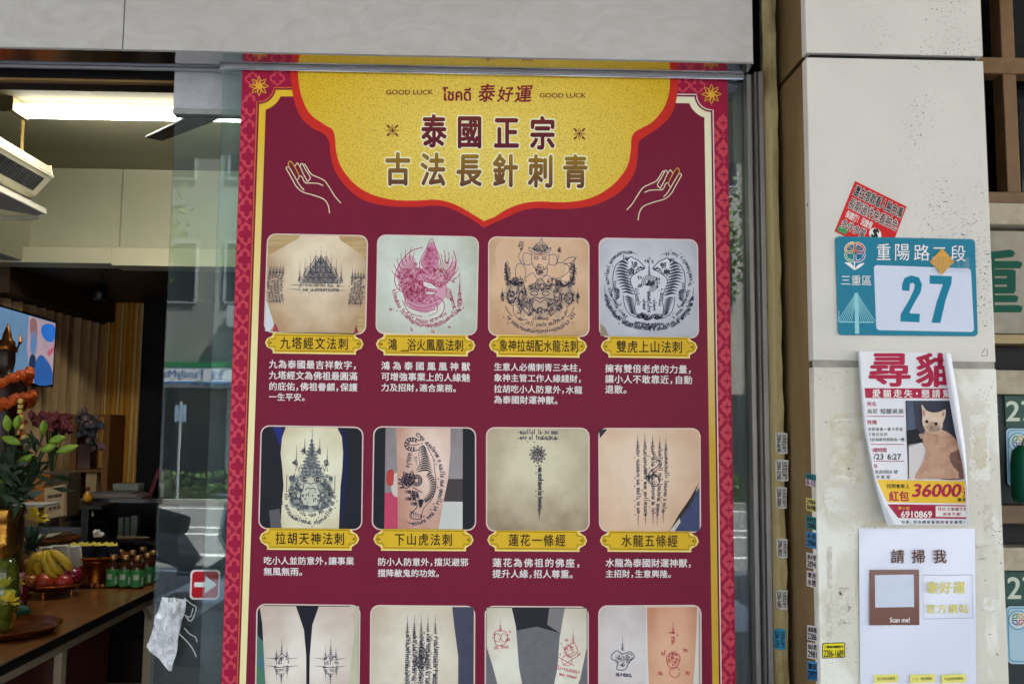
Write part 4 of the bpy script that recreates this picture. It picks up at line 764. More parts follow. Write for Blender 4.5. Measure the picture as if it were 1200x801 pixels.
def d10(a):
    for i, x in enumerate((.355,.42,.485,.55,.62)):
        a.script([(x,.26),(x-.005,.6),(x-.02,1.0)], 3.4, w_=1.1, sm=3); a.script([(x+.018,.3),(x+.01,.98)], 3., w_=.7, sm=0); a.spire(x, .26, .09, 1.7)
    a.ell(.485, .55, .05, .055, 1.5); a.curls(.485, .5, .05, .13, 95, 0.0144, w_=.58); a.st([(.49,.4),(.54,.47),(.52,.56),(.46,.6),(.5,.68)], 1.6)
panel(Q3[1], body(Q3[1], (.45,.5), (.75,.9), (232, 222, 204), (188, 168, 144)), [([(.78,.0),(.80,.2),(.84,.5),(.84,1),(1,1),(1,0)], mat((62, 66, 88), .42, scale=30), 0)], d10)
def d11(a):
    K = REDI; cx, cy = .15, .3; a.spire(cx, .25, .12, 1.3, K); a.st([(cx-.06,.3),(cx-.05,.25),(cx,.24),(cx+.06,.26),(cx+.07,.32),(cx+.03,.38),(cx-.04,.38),(cx-.06,.3)], 1.1, K); a.ell(cx-.03,.31,.03,.04,1.,K); a.ell(cx+.035,.31,.03,.04,1.,K); a.script([(.09,.41),(.22,.40)], 3.6, K, sm=0)
    for p in ((.08,.28),(.23,.25),(.22,.33)): a.script([(p[0]-.01,p[1]),(p[0]+.015,p[1])], 3, K, sm=0)
    cx, cy = .81, .42; a.spire(cx+.04, .36, .19, 1.3, K); a.st([(cx-.04,.42),(cx+.04,.36),(cx+.08,.44),(cx,.5),(cx-.04,.42)], 1.1, K); a.st([(cx-.1,.5),(cx+.05,.58)], 1.1, K, sm=0); a.st([(cx-.06,.58),(cx+.09,.48)], 1.1, K, sm=0); a.curls(cx, .43, .05, .06, 32, 0.0128, K, w_=.58); a.script([(.68,.6),(.9,.645)], 3.6, K, sm=0); a.script([(.7,.66),(.88,.70)], 2.6, K, sm=0); a.ell(cx-.02, .53, .05, .05, 1., K)
    for p in ((.74,.37),(.90,.47),(.78,.33),(.71,.47)): a.script([(p[0]-.01,p[1]),(p[0]+.015,p[1])], 3, K, sm=0)
sk11 = body(Q3[2], (.5,.6), (.9,.9), (232, 228, 212), (190, 176, 152))
panel(Q3[2], mat((112, 110, 116), .42, scale=60, var=.1), [([(.0,.0),(1,.0),(1,.1),(.72,.26),(.5,.2),(.3,.24),(0,.05)], ink(44, 42, 50), 0), ([(.62,.02),(.8,.02),(.72,.26),(.6,.18)], ink(132, 128, 128), 0), ([(.02,.02),(.26,.02),(.3,.2),(.33,.6),(.40,1),(.18,1),(.08,.6),(.02,.4)], sk11, 0), ([(.77,.02),(.72,.3),(.7,.6),(.62,1),(.82,1),(.92,.7),(.98,.4),(.98,.02)], sk11, 0)], d11)
def d12(a):
    a.spire(.235, .44, .29, 1.4); a.st([(.13,.48),(.18,.44),(.24,.47),(.31,.45),(.35,.5),(.3,.55),(.26,.62),(.18,.62),(.19,.55),(.13,.52),(.13,.48)], 1.3); a.curls(.24, .53, .07, .06, 45, 0.0144, INK, w_=.58); a.ell(.3,.5,.03,.03,1.2); a.script([(.17,.67),(.31,.68)], 4, w_=1.1, sm=0)
    K = REDI; a.spire(.725, .28, .16, 1.8, K); a.script([(.725,.38),(.725,.27)], 4.5, K, w_=1.3, sm=0); a.curls(.725, .52, .05, .07, 53, 0.0144, K, w_=.58); a.st([(.66,.5),(.72,.46),(.79,.5),(.77,.58),(.72,.62),(.67,.57),(.66,.5)], 1.2, K); a.ell(.74,.65,.05,.05,1.2,K)
    for p in ((.62,.47),(.83,.44),(.59,.66),(.85,.66)): a.script([(p[0]-.01,p[1]),(p[0]+.03,p[1])], 4, K, w_=1.1, sm=0)
panel(Q3[3], body(Q3[3], (.25,.5), (.7,.8), (222, 214, 212), (180, 164, 162)), [([(.46,.012),(.97,.012),(.97,1),(.46,1)], ink(226, 220, 214), 0), ([(.47,.02),(.96,.02),(.95,.3),(.93,.6),(.9,1),(.5,1),(.48,.5)], body(Q3[3], (.7,.5), (.4,.8), (232, 184, 152), (196, 132, 98)), 0)], d12)
# ================================================================ notices on the pillar
SP = flat(PY-.0005)
def paper(n_, ma=None): return ma or mat((226, 226, 232), .5, scale=6, var=.03)
blk = ink(40, 36, 38)
# --- loan sticker
Qd = ((1002,212),(1062.5,242),(1040.5,301),(978,271)); st_ = thing('advert_sticker', tuple(pt(1020, 280, PY)), 'tilted red and white loan advert sticker above the teal house number plate', 'sticker')
q = MB(); q.slab([SP(*p) for p in Qd], (0, .0004, 0), ink(206, 38, 40)); q.build('sheet', st_)
B = quad(Qd); sub = lambda u0, v0, u1, v1: (B(u0, v0), B(u1, v0), B(u1, v1), B(u0, v1))
q = MB(); wI = ink(238, 232, 228)
for st, r_, c, bo in (('還在借款看人臉色嗎', (.05,.05,.97,.25), blk, .03), ('長期過件免看臉色', (.05,.30,.97,.50), ink(70, 24, 26), .02), ('保證打！況證借', (.07,.54,.56,.68), None, .02), ('多件多當', (.06,.72,.50,.88), ink(70, 24, 26), .02)):
    if c: fit(q, st, sub(*r_), SP, wI, .075, 1.)
    fit(q, st, sub(*r_), SP, c or wI, bo, 2.)
fill(q, [B(*p) for p in circ(.66,.72,.11,14)], SP, wI, 1); fit(q, '$', sub(.61,.62,.71,.82), SP, blk, .04, 2); fill(q, spl([B(*p) for p in ((.70,.74),(.80,.80),(.97,.62),(.99,.99),(.72,.99))], 4, True), SP, blk, 1)
fill(q, [B(*p) for p in ((.03,.86),(.2,.86),(.2,.97),(.03,.97))], SP, ink(70, 150, 90), 1); q.build('lettering', st_)
# --- teal house number plate
teal = mat((14, 120, 146), .35, var=.03, spec=.2); tealI = ink(16, 122, 150); wp = mat((204, 210, 226), .3, scale=3, var=.02, spec=.2)
Qp = ((978.5,277.2),(1141.5,280.6),(1145,393.8),(982,392.4)); B = quad(Qp)
hp = thing('house_number_plate', tuple(pt(1062, 392, PY)), 'teal and white metal house number plate reading 27 on the pale pillar', 'number plate')
q = MB(); q.slab([pt(x, y, PY-.001) for x, y in rrect(B, .028, 1.42)], (0, -.0035, 0), teal); q.build('plate', hp, bevel=.0008)
SQ = flat(PY-.0048); q = MB(); fill(q, rrect(quad(((1024,310.5),(1137.8,314.5),(1141.5,388.8),(1027,386.6))), .035, 1.5), SQ, wp, 0); q.build('white_panel', hp)
q = MB()
for P, sc in (([(1057,340),(1057,333),(1060,325.5),(1068,322.5),(1077,325),(1080.5,333),(1079,342),(1072,354),(1066,365.5),(1066.5,367),(1078,367.5),(1077.5,377.5),(1055,376.5),(1055.5,368),(1066,350),(1071,339),(1072,333.5),(1069.5,331),(1066.5,332.5),(1065.5,341)], 0), ([(1089.5,322.5),(1115.5,323.5),(1115,332),(1108,352),(1102,378.3),(1091.5,378),(1097.5,354),(1105,333),(1089.3,332.4)], 0)): fill(q, P, SQ, tealI, 1)
for c, x0, x1 in (('重',1027.5,1043.5),('陽',1049,1066),('路',1071,1089.5),('二',1092.5,1109),('段',1114,1131.5)): fit(q, c, (x0, 285.5+(x0-1027)*.02 + (3 if c == '二' else 0), x1, 304.5+(x0-1027)*.02 - (3 if c == '二' else 0)), SQ, wI, -.005, 1)
line(q, '三重區', 985, 328, 1021.8, 328.6, 12.2, SQ, wI, .0, 1, 1.05)
# bridge emblem
lb = ink(146, 206, 216); fill(q, [(1001.5,343),(1005.5,343),(1007,391),(1002,391)], SQ, lb, 1)
for i in range(7):
    for s_ in (-1, 1): stroke(q, [(1003.5+s_*1.5, 345+i*2), (1003.5+s_*(22-i*2.7), 376.5)], .7, SQ, lb, 1)
stroke(q, [(983,377),(1024,377.5)], 1.2, SQ, lb, 1); stroke(q, [(983,364),(983,377)], .8, SQ, lb, 1)
# four petal emblem
for cx, cy, a, c in ((996.6,290,-1,(216,150,60)),(1007,290.4,1,(196,60,56)),(996.6,300.5,-1,(60,150,90)),(1007,300.8,1,(50,70,150))):
    top_ = cy < 295; P = [(cx+a*4.6, cy+(4.6 if top_ else -4.6)), (cx-a*4.4, cy+(4.6 if top_ else -4.6)), (cx-a*4.2, cy-(4.8 if top_ else -4.8)), (cx+a*1.5, cy-(4.2 if top_ else -4.2)), (cx+a*5.4, cy)]
    P = spl(P, 3, True); stroke(q, P, 3.0, SQ, wI, 1, closed=True); stroke(q, P, 1.5, SQ, ink(*c), 2, closed=True); stroke(q, [(cx-a*4,cy+(4 if top_ else -4)),(cx+a*3,cy-(2 if top_ else -2))], 1., SQ, ink(*c), 2)
stroke(q, [(1001.5,307),(1001,316)], 1.4, SQ, wI, 1)
for P in ([(1001,316),(994,311),(990,307.5),(997,308),(1001,314)], [(1001,316),(1006,310),(1013,308),(1008,313),(1002,316)]): fill(q, spl(P, 3, True), SQ, wI, 1)
q.build('lettering', hp)
# --- folded yellow note under tape
q = MB(); c = (1104, 306.5); SN = lambda px, py, l=0: pt(px, py, PY-.0056 - l*.0004 - .004*math.cos((px-c[0])/14*1.5))
q.surf(lambda u, v: SN(c[0] + 14.4*(u-v), c[1] - 15.5 + 15.2*(u+v) + .8*math.sin(u*9)*v), 8, 8, mat((222, 166, 62), .75, scale=12, rgb2=(196, 140, 46), bump=.2, bscale=50)); q.build('yellow_note', smooth=True, label='small folded yellow paper diamond taped over the teal number plate', cat='paper note')
q = MB(); q.surf(lambda u, v: pt(1091+47*u, 300+18*v+u*2, PY-.0105-.001*math.sin(u*7)), 6, 4, glass_mat('clear_tape', (.93, .94, .94), .03, .01)); q.build('sticky_tape', smooth=True, label='strip of clear sticky tape across the yellow note', cat='tape')
# --- missing cat notice
def itp(T, y):
    for (a, b_), (c_, d_) in zip(T, T[1:]):
        if y <= c_: return b_ + (d_-b_)*(max(a, y)-a)/(c_-a)
    return T[-1][1]
XLt = [(411,1005),(430,1006.5),(500,1012),(570,1026),(616,1040)]; XRt = [(411,1114),(470,1124),(520,1131),(560,1133.5),(614,1135.5)]
XFt = [(411,1009.5),(500,1017),(560,1027),(590,1040),(614,1059)]; XGt = [(411,1104.5),(450,1110),(500,1118.5),(540,1127.5),(570,1132),(614,1135)]
def SC_(px, py, l=0):
    a, b_ = itp(XLt, py), itp(XRt, py); px = min(max(px, a), b_) if l == 0 else min(max(px, a+1), b_-3)      # print stops at the paper's edge
    d = .004 + .016*math.exp(-max(0, px-a)/9)*(.5+.9*max(0, (py-430)/180)) + .012*math.exp(-max(0, b_-px)/8) + .0025*math.sin(py/34)
    return pt(px, py, PY - d - l*.0005)
cat = thing('missing_cat_notice', tuple(pt(1070, 615, PY)), 'curled white and red missing cat notice with a cat photograph on the pillar', 'notice')
pw = mat((228, 226, 230), .6, scale=5, var=.02)
q = MB(); q.surf(lambda u, v: SC_(itp(XLt, 411+203*v)*(1-u) + itp(XRt, 411+203*v)*u, 411.5+203*v + u*(1-v)*2), 26, 30, pw); q.build('paper_sheet', cat, smooth=True)
def flap(T0, T1, nm, side_):
    q = MB()
    q.surf(lambda u, v: pt(itp(T0, 411+203*v)*(1-u)+itp(T1, 411+203*v)*u, 411.5+203*v + (2 if side_ else 0), PY-.0075 - (.020+.022*v*(1-side_)) - .012*math.sin(math.pi*u)), 8, 26, mat((216, 214, 222), .6, scale=5, var=.03))
    q.build(nm, cat, smooth=True)
flap(XLt, XFt, 'curled_edge', 0); flap(XGt, XRt, 'curled_edge', 1)
cr_ = ink(178, 38, 72); cr2 = ink(168, 32, 66); q = MB()
def band(pts, ma, l=1, nx=16, ny=3):               # print that follows the curved sheet
    Bq = quad(pts); q.surf(lambda u, v: SC_(*Bq(u, v), l), nx, ny, ma)
fit(q, '尋', (1019,414.5,1066,452), SC_, cr_, .028, 1); fit(q, '貓', (1074,414,1121,452.5), SC_, cr_, .028, 1)
band(((1013,454.5),(1119,455),(1121,466.5),(1013.5,466)), cr_); line(q, '愛貓走失・懇請幫忙', 1022, 460.6, 1127, 461, 10.2, SC_, wI, .02, 2)
line(q, '姓名:', 1016, 472.8, 1030, 473, 5.4, SC_, cr2, .02, 1); line(q, '烏尼', 1016, 481.5, 1028.5, 481.5, 6.2, SC_, blk, .01, 1); line(q, '短腿弟弟', 1031.5, 481.5, 1059, 481.5, 6.6, SC_, blk, .01, 1)
line(q, '特徵:', 1016, 494.5, 1031, 494.5, 5.6, SC_, cr2, .02, 1)
for i, s_ in enumerate(('背影很像一隻大老鼠', '正面白白的', '很容易跟背景融為一體')): line(q, s_, 1017, 502.6+6*i, 1017+(41 if i == 0 else 23 if i == 1 else 43), 502.6+6*i, 4.3, SC_, blk, .005, 1)
line(q, '失蹤時間:', 1018, 527, 1042, 527, 5.6, SC_, cr2, .02, 1); fit(q, '5/23', (1019.5,531.5,1035,538), SC_, blk, .02, 1); fit(q, '6:27', (1040,531.5,1056,538), SC_, blk, .02, 1)
line(q, '地點:', 1018, 545.5, 1031, 545.5, 5.4, SC_, cr2, .02, 1); line(q, '三重過圳街8號', 1020, 552.5, 1052, 552.5, 4.8, SC_, blk, .005, 1); line(q, '停車場', 1026, 558.6, 1043, 558.6, 5, SC_, blk, .005, 1)
for y in (487.5, 520.3, 540): stroke(q, [(1015.5+i*4.4, y) for i in range(11)], .8, SC_, cr2, 1)
band(((1027,561.5),(1133,563.5),(1134,589.5),(1040,588)), ink(238, 192, 56)); line(q, '找到會奉上', 1039, 569, 1066, 569.3, 5.4, SC_, blk, .015, 2); fit(q, '紅包', ((1042,575),(1065,575),(1065,586.5),(1042,586.5)), SC_, cr_, .03, 2)
fit(q, '36000', ((1072,567),(1127.5,567),(1124.5,581.5),(1069,581.5)), SC_, cr_, .035, 2); fit(q, '元', (1128,572,1136,582), SC_, cr_, .02, 2); line(q, '謝謝', 1122, 585, 1133, 585, 5, SC_, blk, .02, 2)
band(((1040,590.3),(1134,591.5),(1135,607.5),(1052,606.5)), cr2); line(q, '陳小姐', 1052.5, 594.8, 1066, 595, 4.2, SC_, ink(238, 190, 70), .015, 2); fit(q, '6910869', (1056,598.5,1092,606), SC_, wI, .03, 2)
band(((1096.5,592.5),(1135,593),(1135,605.5),(1096.5,605)), wI, 2); line(q, '拜託大家幫忙轉', 1099, 596, 1134, 596, 4.6, SC_, cr2, .01, 3); line(q, '感激不盡！', 1105, 602, 1128, 602, 4.4, SC_, cr2, .01, 3)
line(q, '如果，您也願意最後就會是貓嗎？', 1056, 611.3, 1133, 611.3, 4.2, SC_, blk, .01, 1)
q.build('lettering', cat)
q = MB(); X = lambda pts: [(960+x/3.6417, 400+y/3.6417) for x, y in pts]
band(tuple(X([(368,252),(585,252),(632,585),(380,586)])), ink(62, 62, 76), 1, 16, 16)
def cf(pts, c, l, sm=4): P = X(pts); P = spl(P, sm, True) if sm else P; fill(q, P, SC_, c if not isinstance(c, tuple) else ink(*c), 1+(l-1)*2.6)
cf([(382,440),(440,430),(460,470),(450,590),(384,588)], (214, 206, 204), 2, 0); cf([(372,380),(415,372),(445,400),(440,430),(376,448)], (34, 32, 38), 2, 0); cf([(575,252),(588,252),(618,440),(600,450)], (206, 198, 190), 2, 0); cf([(380,545),(420,550),(410,586),(382,586)], (50, 40, 44), 2, 0); cf([(372,258),(400,256),(412,372),(376,380)], (84, 92, 112), 2, 0)
fur = mat((204, 164, 136), .6, scale=60, rgb2=(172, 128, 104)); furd = mat((134, 96, 80), .6, scale=60, rgb2=(104, 70, 60)); furl = mat((226, 196, 172), .6, scale=90, var=.05)
cf([(455,375),(442,420),(456,470),(442,515),(425,545),(410,583),(470,585),(560,585),(616,585),(614,520),(600,455),(572,405),(530,378),(490,372)], fur, 2.6); cf([(500,480),(556,450),(602,462),(616,520),(616,584),(505,584),(486,545)], furd, 3.0)
for k in range(60):
    x_, y_ = random.uniform(452, 590), random.uniform(395, 570); stroke(q, X([(x_, y_), (x_+3, y_+9), (x_+2, y_+16)]), .45, SC_, ink(*random.choice(((216, 178, 150), (150, 110, 90), (178, 136, 110)))), 7.2, 2); cf([(425,395),(442,392),(452,405),(436,415)], furl, 2.5)
cf([(437,268),(456,292),(482,302),(512,300),(539,289),(538,320),(528,346),(526,368),(506,388),(476,391),(452,376),(440,346),(440,312)], mat((228, 200, 176), .6, scale=60, var=.08), 3.2, 3)
for P in ([(470,300),(474,318)], [(486,302),(486,322)], [(502,302),(499,320)], [(446,340),(456,352)], [(527,338),(518,350)]): stroke(q, X(P), 1.0, SC_, ink(176, 134, 108), 8.2, 2); cf([(462,352),(480,340),(500,352),(518,358),(512,380),(480,388),(462,376)], furl, 3.5)
cf([(440,285),(452,296),(452,318),(444,320)], (188, 140, 128), 3.6, 0); cf([(534,297),(524,304),(526,318),(534,314)], (188, 140, 128), 3.6, 0)
for x, y in ((459,341),(499,350)): cf(circ(x, y, 7.5, 10), (74, 78, 60), 3.7, 0); cf(circ(x, y, 4.4, 10), (20, 18, 20), 3.9, 0)
cf([(474,362),(486,363),(480,371)], (176, 104, 100), 3.8, 0)
for P in ([(480,371),(472,379)], [(480,371),(489,380)], [(458,366),(436,360)], [(458,372),(438,374)], [(505,374),(528,372)]): stroke(q, X(P), .5, SC_, ink(120, 84, 76), 9)
q.build('cat_photograph', cat)
# --- old glue and scraped whitewash left on the lower slab
rg = random.Random(11); SW = flat(PY-.0004)
def patch(x0, y0, x1, y1, ma, l, amp, n=26):
    P = []
    for k in range(n*4):
        s_, u = divmod(k, n); u /= n; a = (x0+(x1-x0)*u, y0) if s_ == 0 else (x1, y0+(y1-y0)*u) if s_ == 1 else (x1-(x1-x0)*u, y1) if s_ == 2 else (x0, y1-(y1-y0)*u); P.append((a[0]+rg.gauss(0, amp), a[1]+rg.gauss(0, amp)))
    q = MB(); fill(q, P, SW, ma, l); q.build('glue_patch', pil)
ww = mat((226, 224, 214), .8, scale=40, rgb2=(214, 206, 186), thr=(.4, .5), bump=.3, bscale=120); ww2 = mat((206, 196, 172), .8, scale=26, rgb2=(220, 214, 200), thr=(.4, .56), bump=.3, bscale=90); gm_ = mat((196, 190, 178), .85, scale=50, rgb2=(216, 210, 196), thr=(.42, .55))
patch(973, 484, 1012, 565, ww2, 0, .9); patch(977, 492, 1006, 560, ww, .5, 1.6); patch(1137, 486, 1160, 562, ww, 0, 1.1); patch(1141, 500, 1156, 548, ww2, .5, 1.4)
patch(1008, 606, 1040, 617, ww2, 0, .8); patch(1146, 640, 1156, 655, gm_, 0, 1.0); patch(969, 640, 975, 760, gm_, 0, .8); patch(984, 690, 995, 730, gm_, 0, 1.5); patch(1152, 700, 1168, 716, ww, 0, 1.); patch(966, 566, 984, 600, ww, 0, 1.4); patch(1153, 590, 1163, 622, gm_, 0, .9)
for k in range(46):
    q_ = (rg.uniform(962, 1172), rg.uniform(436, 795))
    if 1003 < q_[0] < 1145 and q_[1] > 408: continue
    patch(q_[0], q_[1], q_[0]+rg.uniform(.6, 3), q_[1]+rg.uniform(.6, 2.2), mat((136, 124, 106), .9), .8, .35, 4)
q = MB(); stroke(q, [(1155,408),(1151,413),(1150,417),(1157,416.5),(1157,409)], .8, SW, ink(110, 104, 96), 0); q.build('pencil_mark', pil)
# --- laminated scan notice
SL = flat(PY-.0012)
sn = thing('scan_notice', tuple(pt(1074, 800, PY)), 'white laminated sheet with brown card and yellow lettering low on the pillar', 'notice')
q = MB(); q.surf(lambda u, v: pt(1006.5+136*u + v*2, 618.5+230*v+u*.5, PY-.0035-.0012*math.sin(u*5+v*9)-.0008*math.sin(u*17+v*5)), 20, 30, mat((218, 220, 236), .22, scale=4, var=.02, coat=.5)); q.build('laminated_sheet', sn, smooth=True)
SL = flat(PY-.0062); q = MB(); bro = mat((112, 62, 44), .3, scale=5, var=.1, coat=.4)
fill(q, [(1019,667.3),(1077,667),(1077.5,731.8),(1019.2,732)], SL, bro, 0); fill(q, [(1025.3,673.3),(1070.8,672.6),(1071.3,710.6),(1025.6,711.3)], SL, wp, 1); fit(q, 'Scan me!', (1043,723,1066,728.6), SL, wI, .02, 1); q.build('brown_card', sn)
q = MB(); br = ink(104, 74, 62)
for c, x in (('請', 1052), ('掃', 1076.5), ('我', 1101.5)): glyph(q, c, x, 651.5, 16.5, 17, SL, br, .02, 0)
stroke(q, [(1081.5,673.5),(1139,673),(1140,723.5),(1082,724.5)], .6, SL, ink(150, 150, 166), 0, closed=True); yel = ink(226, 212, 108)
for c, x in (('泰', 1093), ('好', 1108.5), ('運', 1124)): glyph(q, c, x, 688, 14.5, 15, SL, yel, .02, 0)
line(q, '官方網站', 1085, 713, 1135.5, 712.5, 11.5, SL, yel, .015, 0)
yl = ink(232, 222, 120)
for x0, x1, s_ in ((1024.5,1052.5,'官方粉絲專頁'), (1066.5,1095.5,'IG 粉絲專頁'), (1103.5,1132,'作品粉絲專頁')): fill(q, [(x0,790),(x1,789),(x1,798.6),(x0,800)], SL, yl, 0); line(q, s_, x0+3, 795, x1-3, 794.2, 4, SL, ink(96, 90, 40), .0, 1)
q.build('lettering', sn)
# --- yellow locksmith sticker
Sy = flat(PY-.0006)
q = MB(); B = quad(((963.5,753),(990.2,752),(990.4,769.8),(963.5,771)))
fill(q, rrect(B, .06, 1.4), Sy, blk, 0); fill(q, rrect(B, .05, 1.4, 5, .035, .05, .965, .95), Sy, ink(232, 214, 40), 1); line(q, '三重換修鐵捲門', 965.5, 757.5, 988.5, 757.2, 3.4, Sy, blk, .03, 2); fit(q, '2286-1689', (965.5,761,988.5,769), Sy, blk, .02, 2)
q.build('locksmith_sticker', label='small yellow and black telephone sticker reading 2286-1689 low on the pillar', cat='sticker')
# --- stickers on the pillar's tan side
XS = pX0+.0005
def S_side(px, py, l=0): return ptX(px, py, XS - .0006 - l*.0004)
cols = {'teal': (40, 132, 144), 'yellow': (216, 204, 120), 'white': (214, 206, 206), 'blue': (58, 138, 196), 'pink': (222, 204, 208)}
SIDE = [('teal',553,569,'teal headed sticker with pale lower half, highest on the tan pillar side','0911','8-12'),('yellow',582,598,'pale yellow telephone sticker on the tan pillar side','2984','8698'),('teal',603,619,'all teal telephone sticker under the pale yellow one','0935','2888'),('blue',621,641,'light blue sticker between the teal and white ones on the pillar side','永信','2984'),
        ('white',646,665,'white telephone sticker beside rust spots on the pillar side','通水管','2894'),('pink',667,687,'pale pink sticker of small dots under the white one on the pillar side','清洗','水塔'),('white',731,750,'dirty white sticker, upper of the low pair on the pillar side','通馬桶','2286'),('white',751,771,'dirty white sticker, lower of the low pair on the pillar side','抽水肥','2981'),('blue',773,796,'deep blue sticker lowest on the tan pillar side','搬家','2977')]
for i, (c, y0, y1, lb_, a, b_) in enumerate(SIDE):
    q = MB(); k = 6 if i < 6 else 5.5; x0, x1 = 944.3 + (y0-553)*.008, 956.2 + (y0-553)*.008
    Q4 = ((x0, y0+.5-0), (x1, y0+k-3), (x1, y1+k-4), (x0, y1-1)); B = quad(Q4)
    top_c = cols[c]; low_c = (226, 196, 204) if i == 0 else (30, 110, 170) if i == 8 else top_c
    q.surf(lambda u, v: S_side(*B(u, v*.5), 0), 2, 2, ink(*top_c)); q.surf(lambda u, v: S_side(*B(u, .5+v*.5), 0), 2, 2, ink(*low_c))
    fit(q, a, (B(.08,.1), B(.92,.1), B(.92,.44), B(.08,.44)), S_side, blk, .03, 1); fit(q, b_, (B(.08,.52), B(.92,.52), B(.92,.92), B(.08,.92)), S_side, blk, .03, 1)
    q.build('telephone_sticker', label=lb_, cat='sticker', group='stickers down the pillar side')
# --- torn stickers on the plaster edge
SE = flat(-.0375)
EDGE = [(908.5,506,923,532,'2984-8698','white torn sticker, highest on the plaster edge',0),(908.5,537.5,924,564,'2984-5798','white torn sticker second from the top of the plaster edge',0),(909,569.5,922,596,'2286-0886','white torn sticker third from the top of the plaster edge',0),(910,630,923,654,'2986-8855','white sticker alone in the middle of the plaster edge',0),(909,690,923,714,'2286-1689','white sticker with small print just above the blue one on the plaster edge',0),(906.5,736,921,761,'2286-5955','bright blue sticker lowest on the plaster edge',1)]
for x0, y0, x1, y1, s_, lb_, k in EDGE:
    q = MB(); c = ink(58, 152, 196) if k else mat((216, 212, 206), .5, scale=30, var=.08)
    P = [(x0, y0+2), (x0+(x1-x0)*.4, y0), (x1, y0+1.5), (x1-.6, (y0+y1)/2), (x1, y1-1), (x0+(x1-x0)*.5, y1), (x0+1, y1-2.5), (x0+.4, y0+(y1-y0)*.6)]
    q.slab([SE(*p) for p in P], (0, .003, 0), c)
    fit(q, s_, ((x0+6.5, y0+3), (x0+6.5, y1-3), (x0+2, y1-3), (x0+2, y0+3)), SE, blk, .03, 1); fit(q, '免費電話專門', ((x1-1.2, y0+3), (x1-1.2, y1-3), (x0+8, y1-3), (x0+8, y0+3)), SE, blk, .01, 1)
    q.build('torn_sticker', label=lb_, cat='sticker', group='stickers on the plaster edge')
# ================================================================ beyond the pillar: window and letter boxes
WY = .1; wx0 = pt(1140, 400, WY).x; wx1 = wx0+.62
wood_f = mat((132, 98, 62), .5, scale=9, rgb2=(102, 74, 46), bump=.05)
wn = thing('window', (wx0+.3, WY, pt(1180, 240, WY).z), 'brown framed dark window right of the pillar', 'window')
zw = lambda y: pt(1180, y, WY).z; xw = lambda x: pt(x, 110, WY).x
q = MB(); q.box((xw(1176), WY, zw(226)+.001), (xw(1192), WY+.05, 3.42), wood_f); q.box((wx0, WY-.005, zw(87)), (wx1, WY+.049, zw(68)), wood_f); q.box((wx0, WY-.012, zw(240)), (wx1, WY+.06, zw(226)), wood_f); q.box((wx1-.05, WY-.003, zw(226)+.001), (wx1, WY+.048, 3.42), wood_f); q.build('frame', wn, bevel=.003)
q = MB(); q.box((xw(1163), WY+.055, zw(226)), (xw(1168), WY+.075, 3.42), mat((70, 54, 40), .5)); q.build('inner_frame', wn)
MB().box((wx0, WY+.08, zw(232)), (wx1, WY+.086, 3.42), mat((18, 17, 22), .08, var=.1)).build('pane', wn)
st2 = mat((196, 184, 160), .8, scale=14, rgb2=(160, 146, 122), bump=.2); 
MB().box((wx0-.05, WY+.09, 0), (wx1, WY+.3, 3.42), mat((60, 52, 46), .8)).build('wall', label='dark wall behind the window and letter boxes right of the pillar', cat='wall')
MB().box((wx0, WY-.03, zw(266)), (wx1, WY+.088, zw(241)), st2).build('stone_sill', label='pale stone sill directly under the brown window', cat='sill', bevel=None or .004)
sg = thing('stone_sign', (wx0+.3, WY, zw(390)), 'grey stone sign with a large green character beside the pillar', 'sign')
MB().box((wx0, WY, zw(391)), (wx1, WY+.087, zw(270)), mat((168, 158, 140), .5, scale=10, rgb2=(140, 128, 112), bump=.1)).build('slab', sg, bevel=.003)
q = MB(); SG = flat(WY-.0006); fit(q, '重', (1126, 294, 1196, 364), SG, ink(12, 84, 64), .03, 0); q.build('lettering', sg)
q = MB(); q.box((wx0, WY-.02, zw(403)), (wx1, WY+.086, zw(393)), mat((176, 152, 108), .6, scale=12)); q.build('trim', sg)
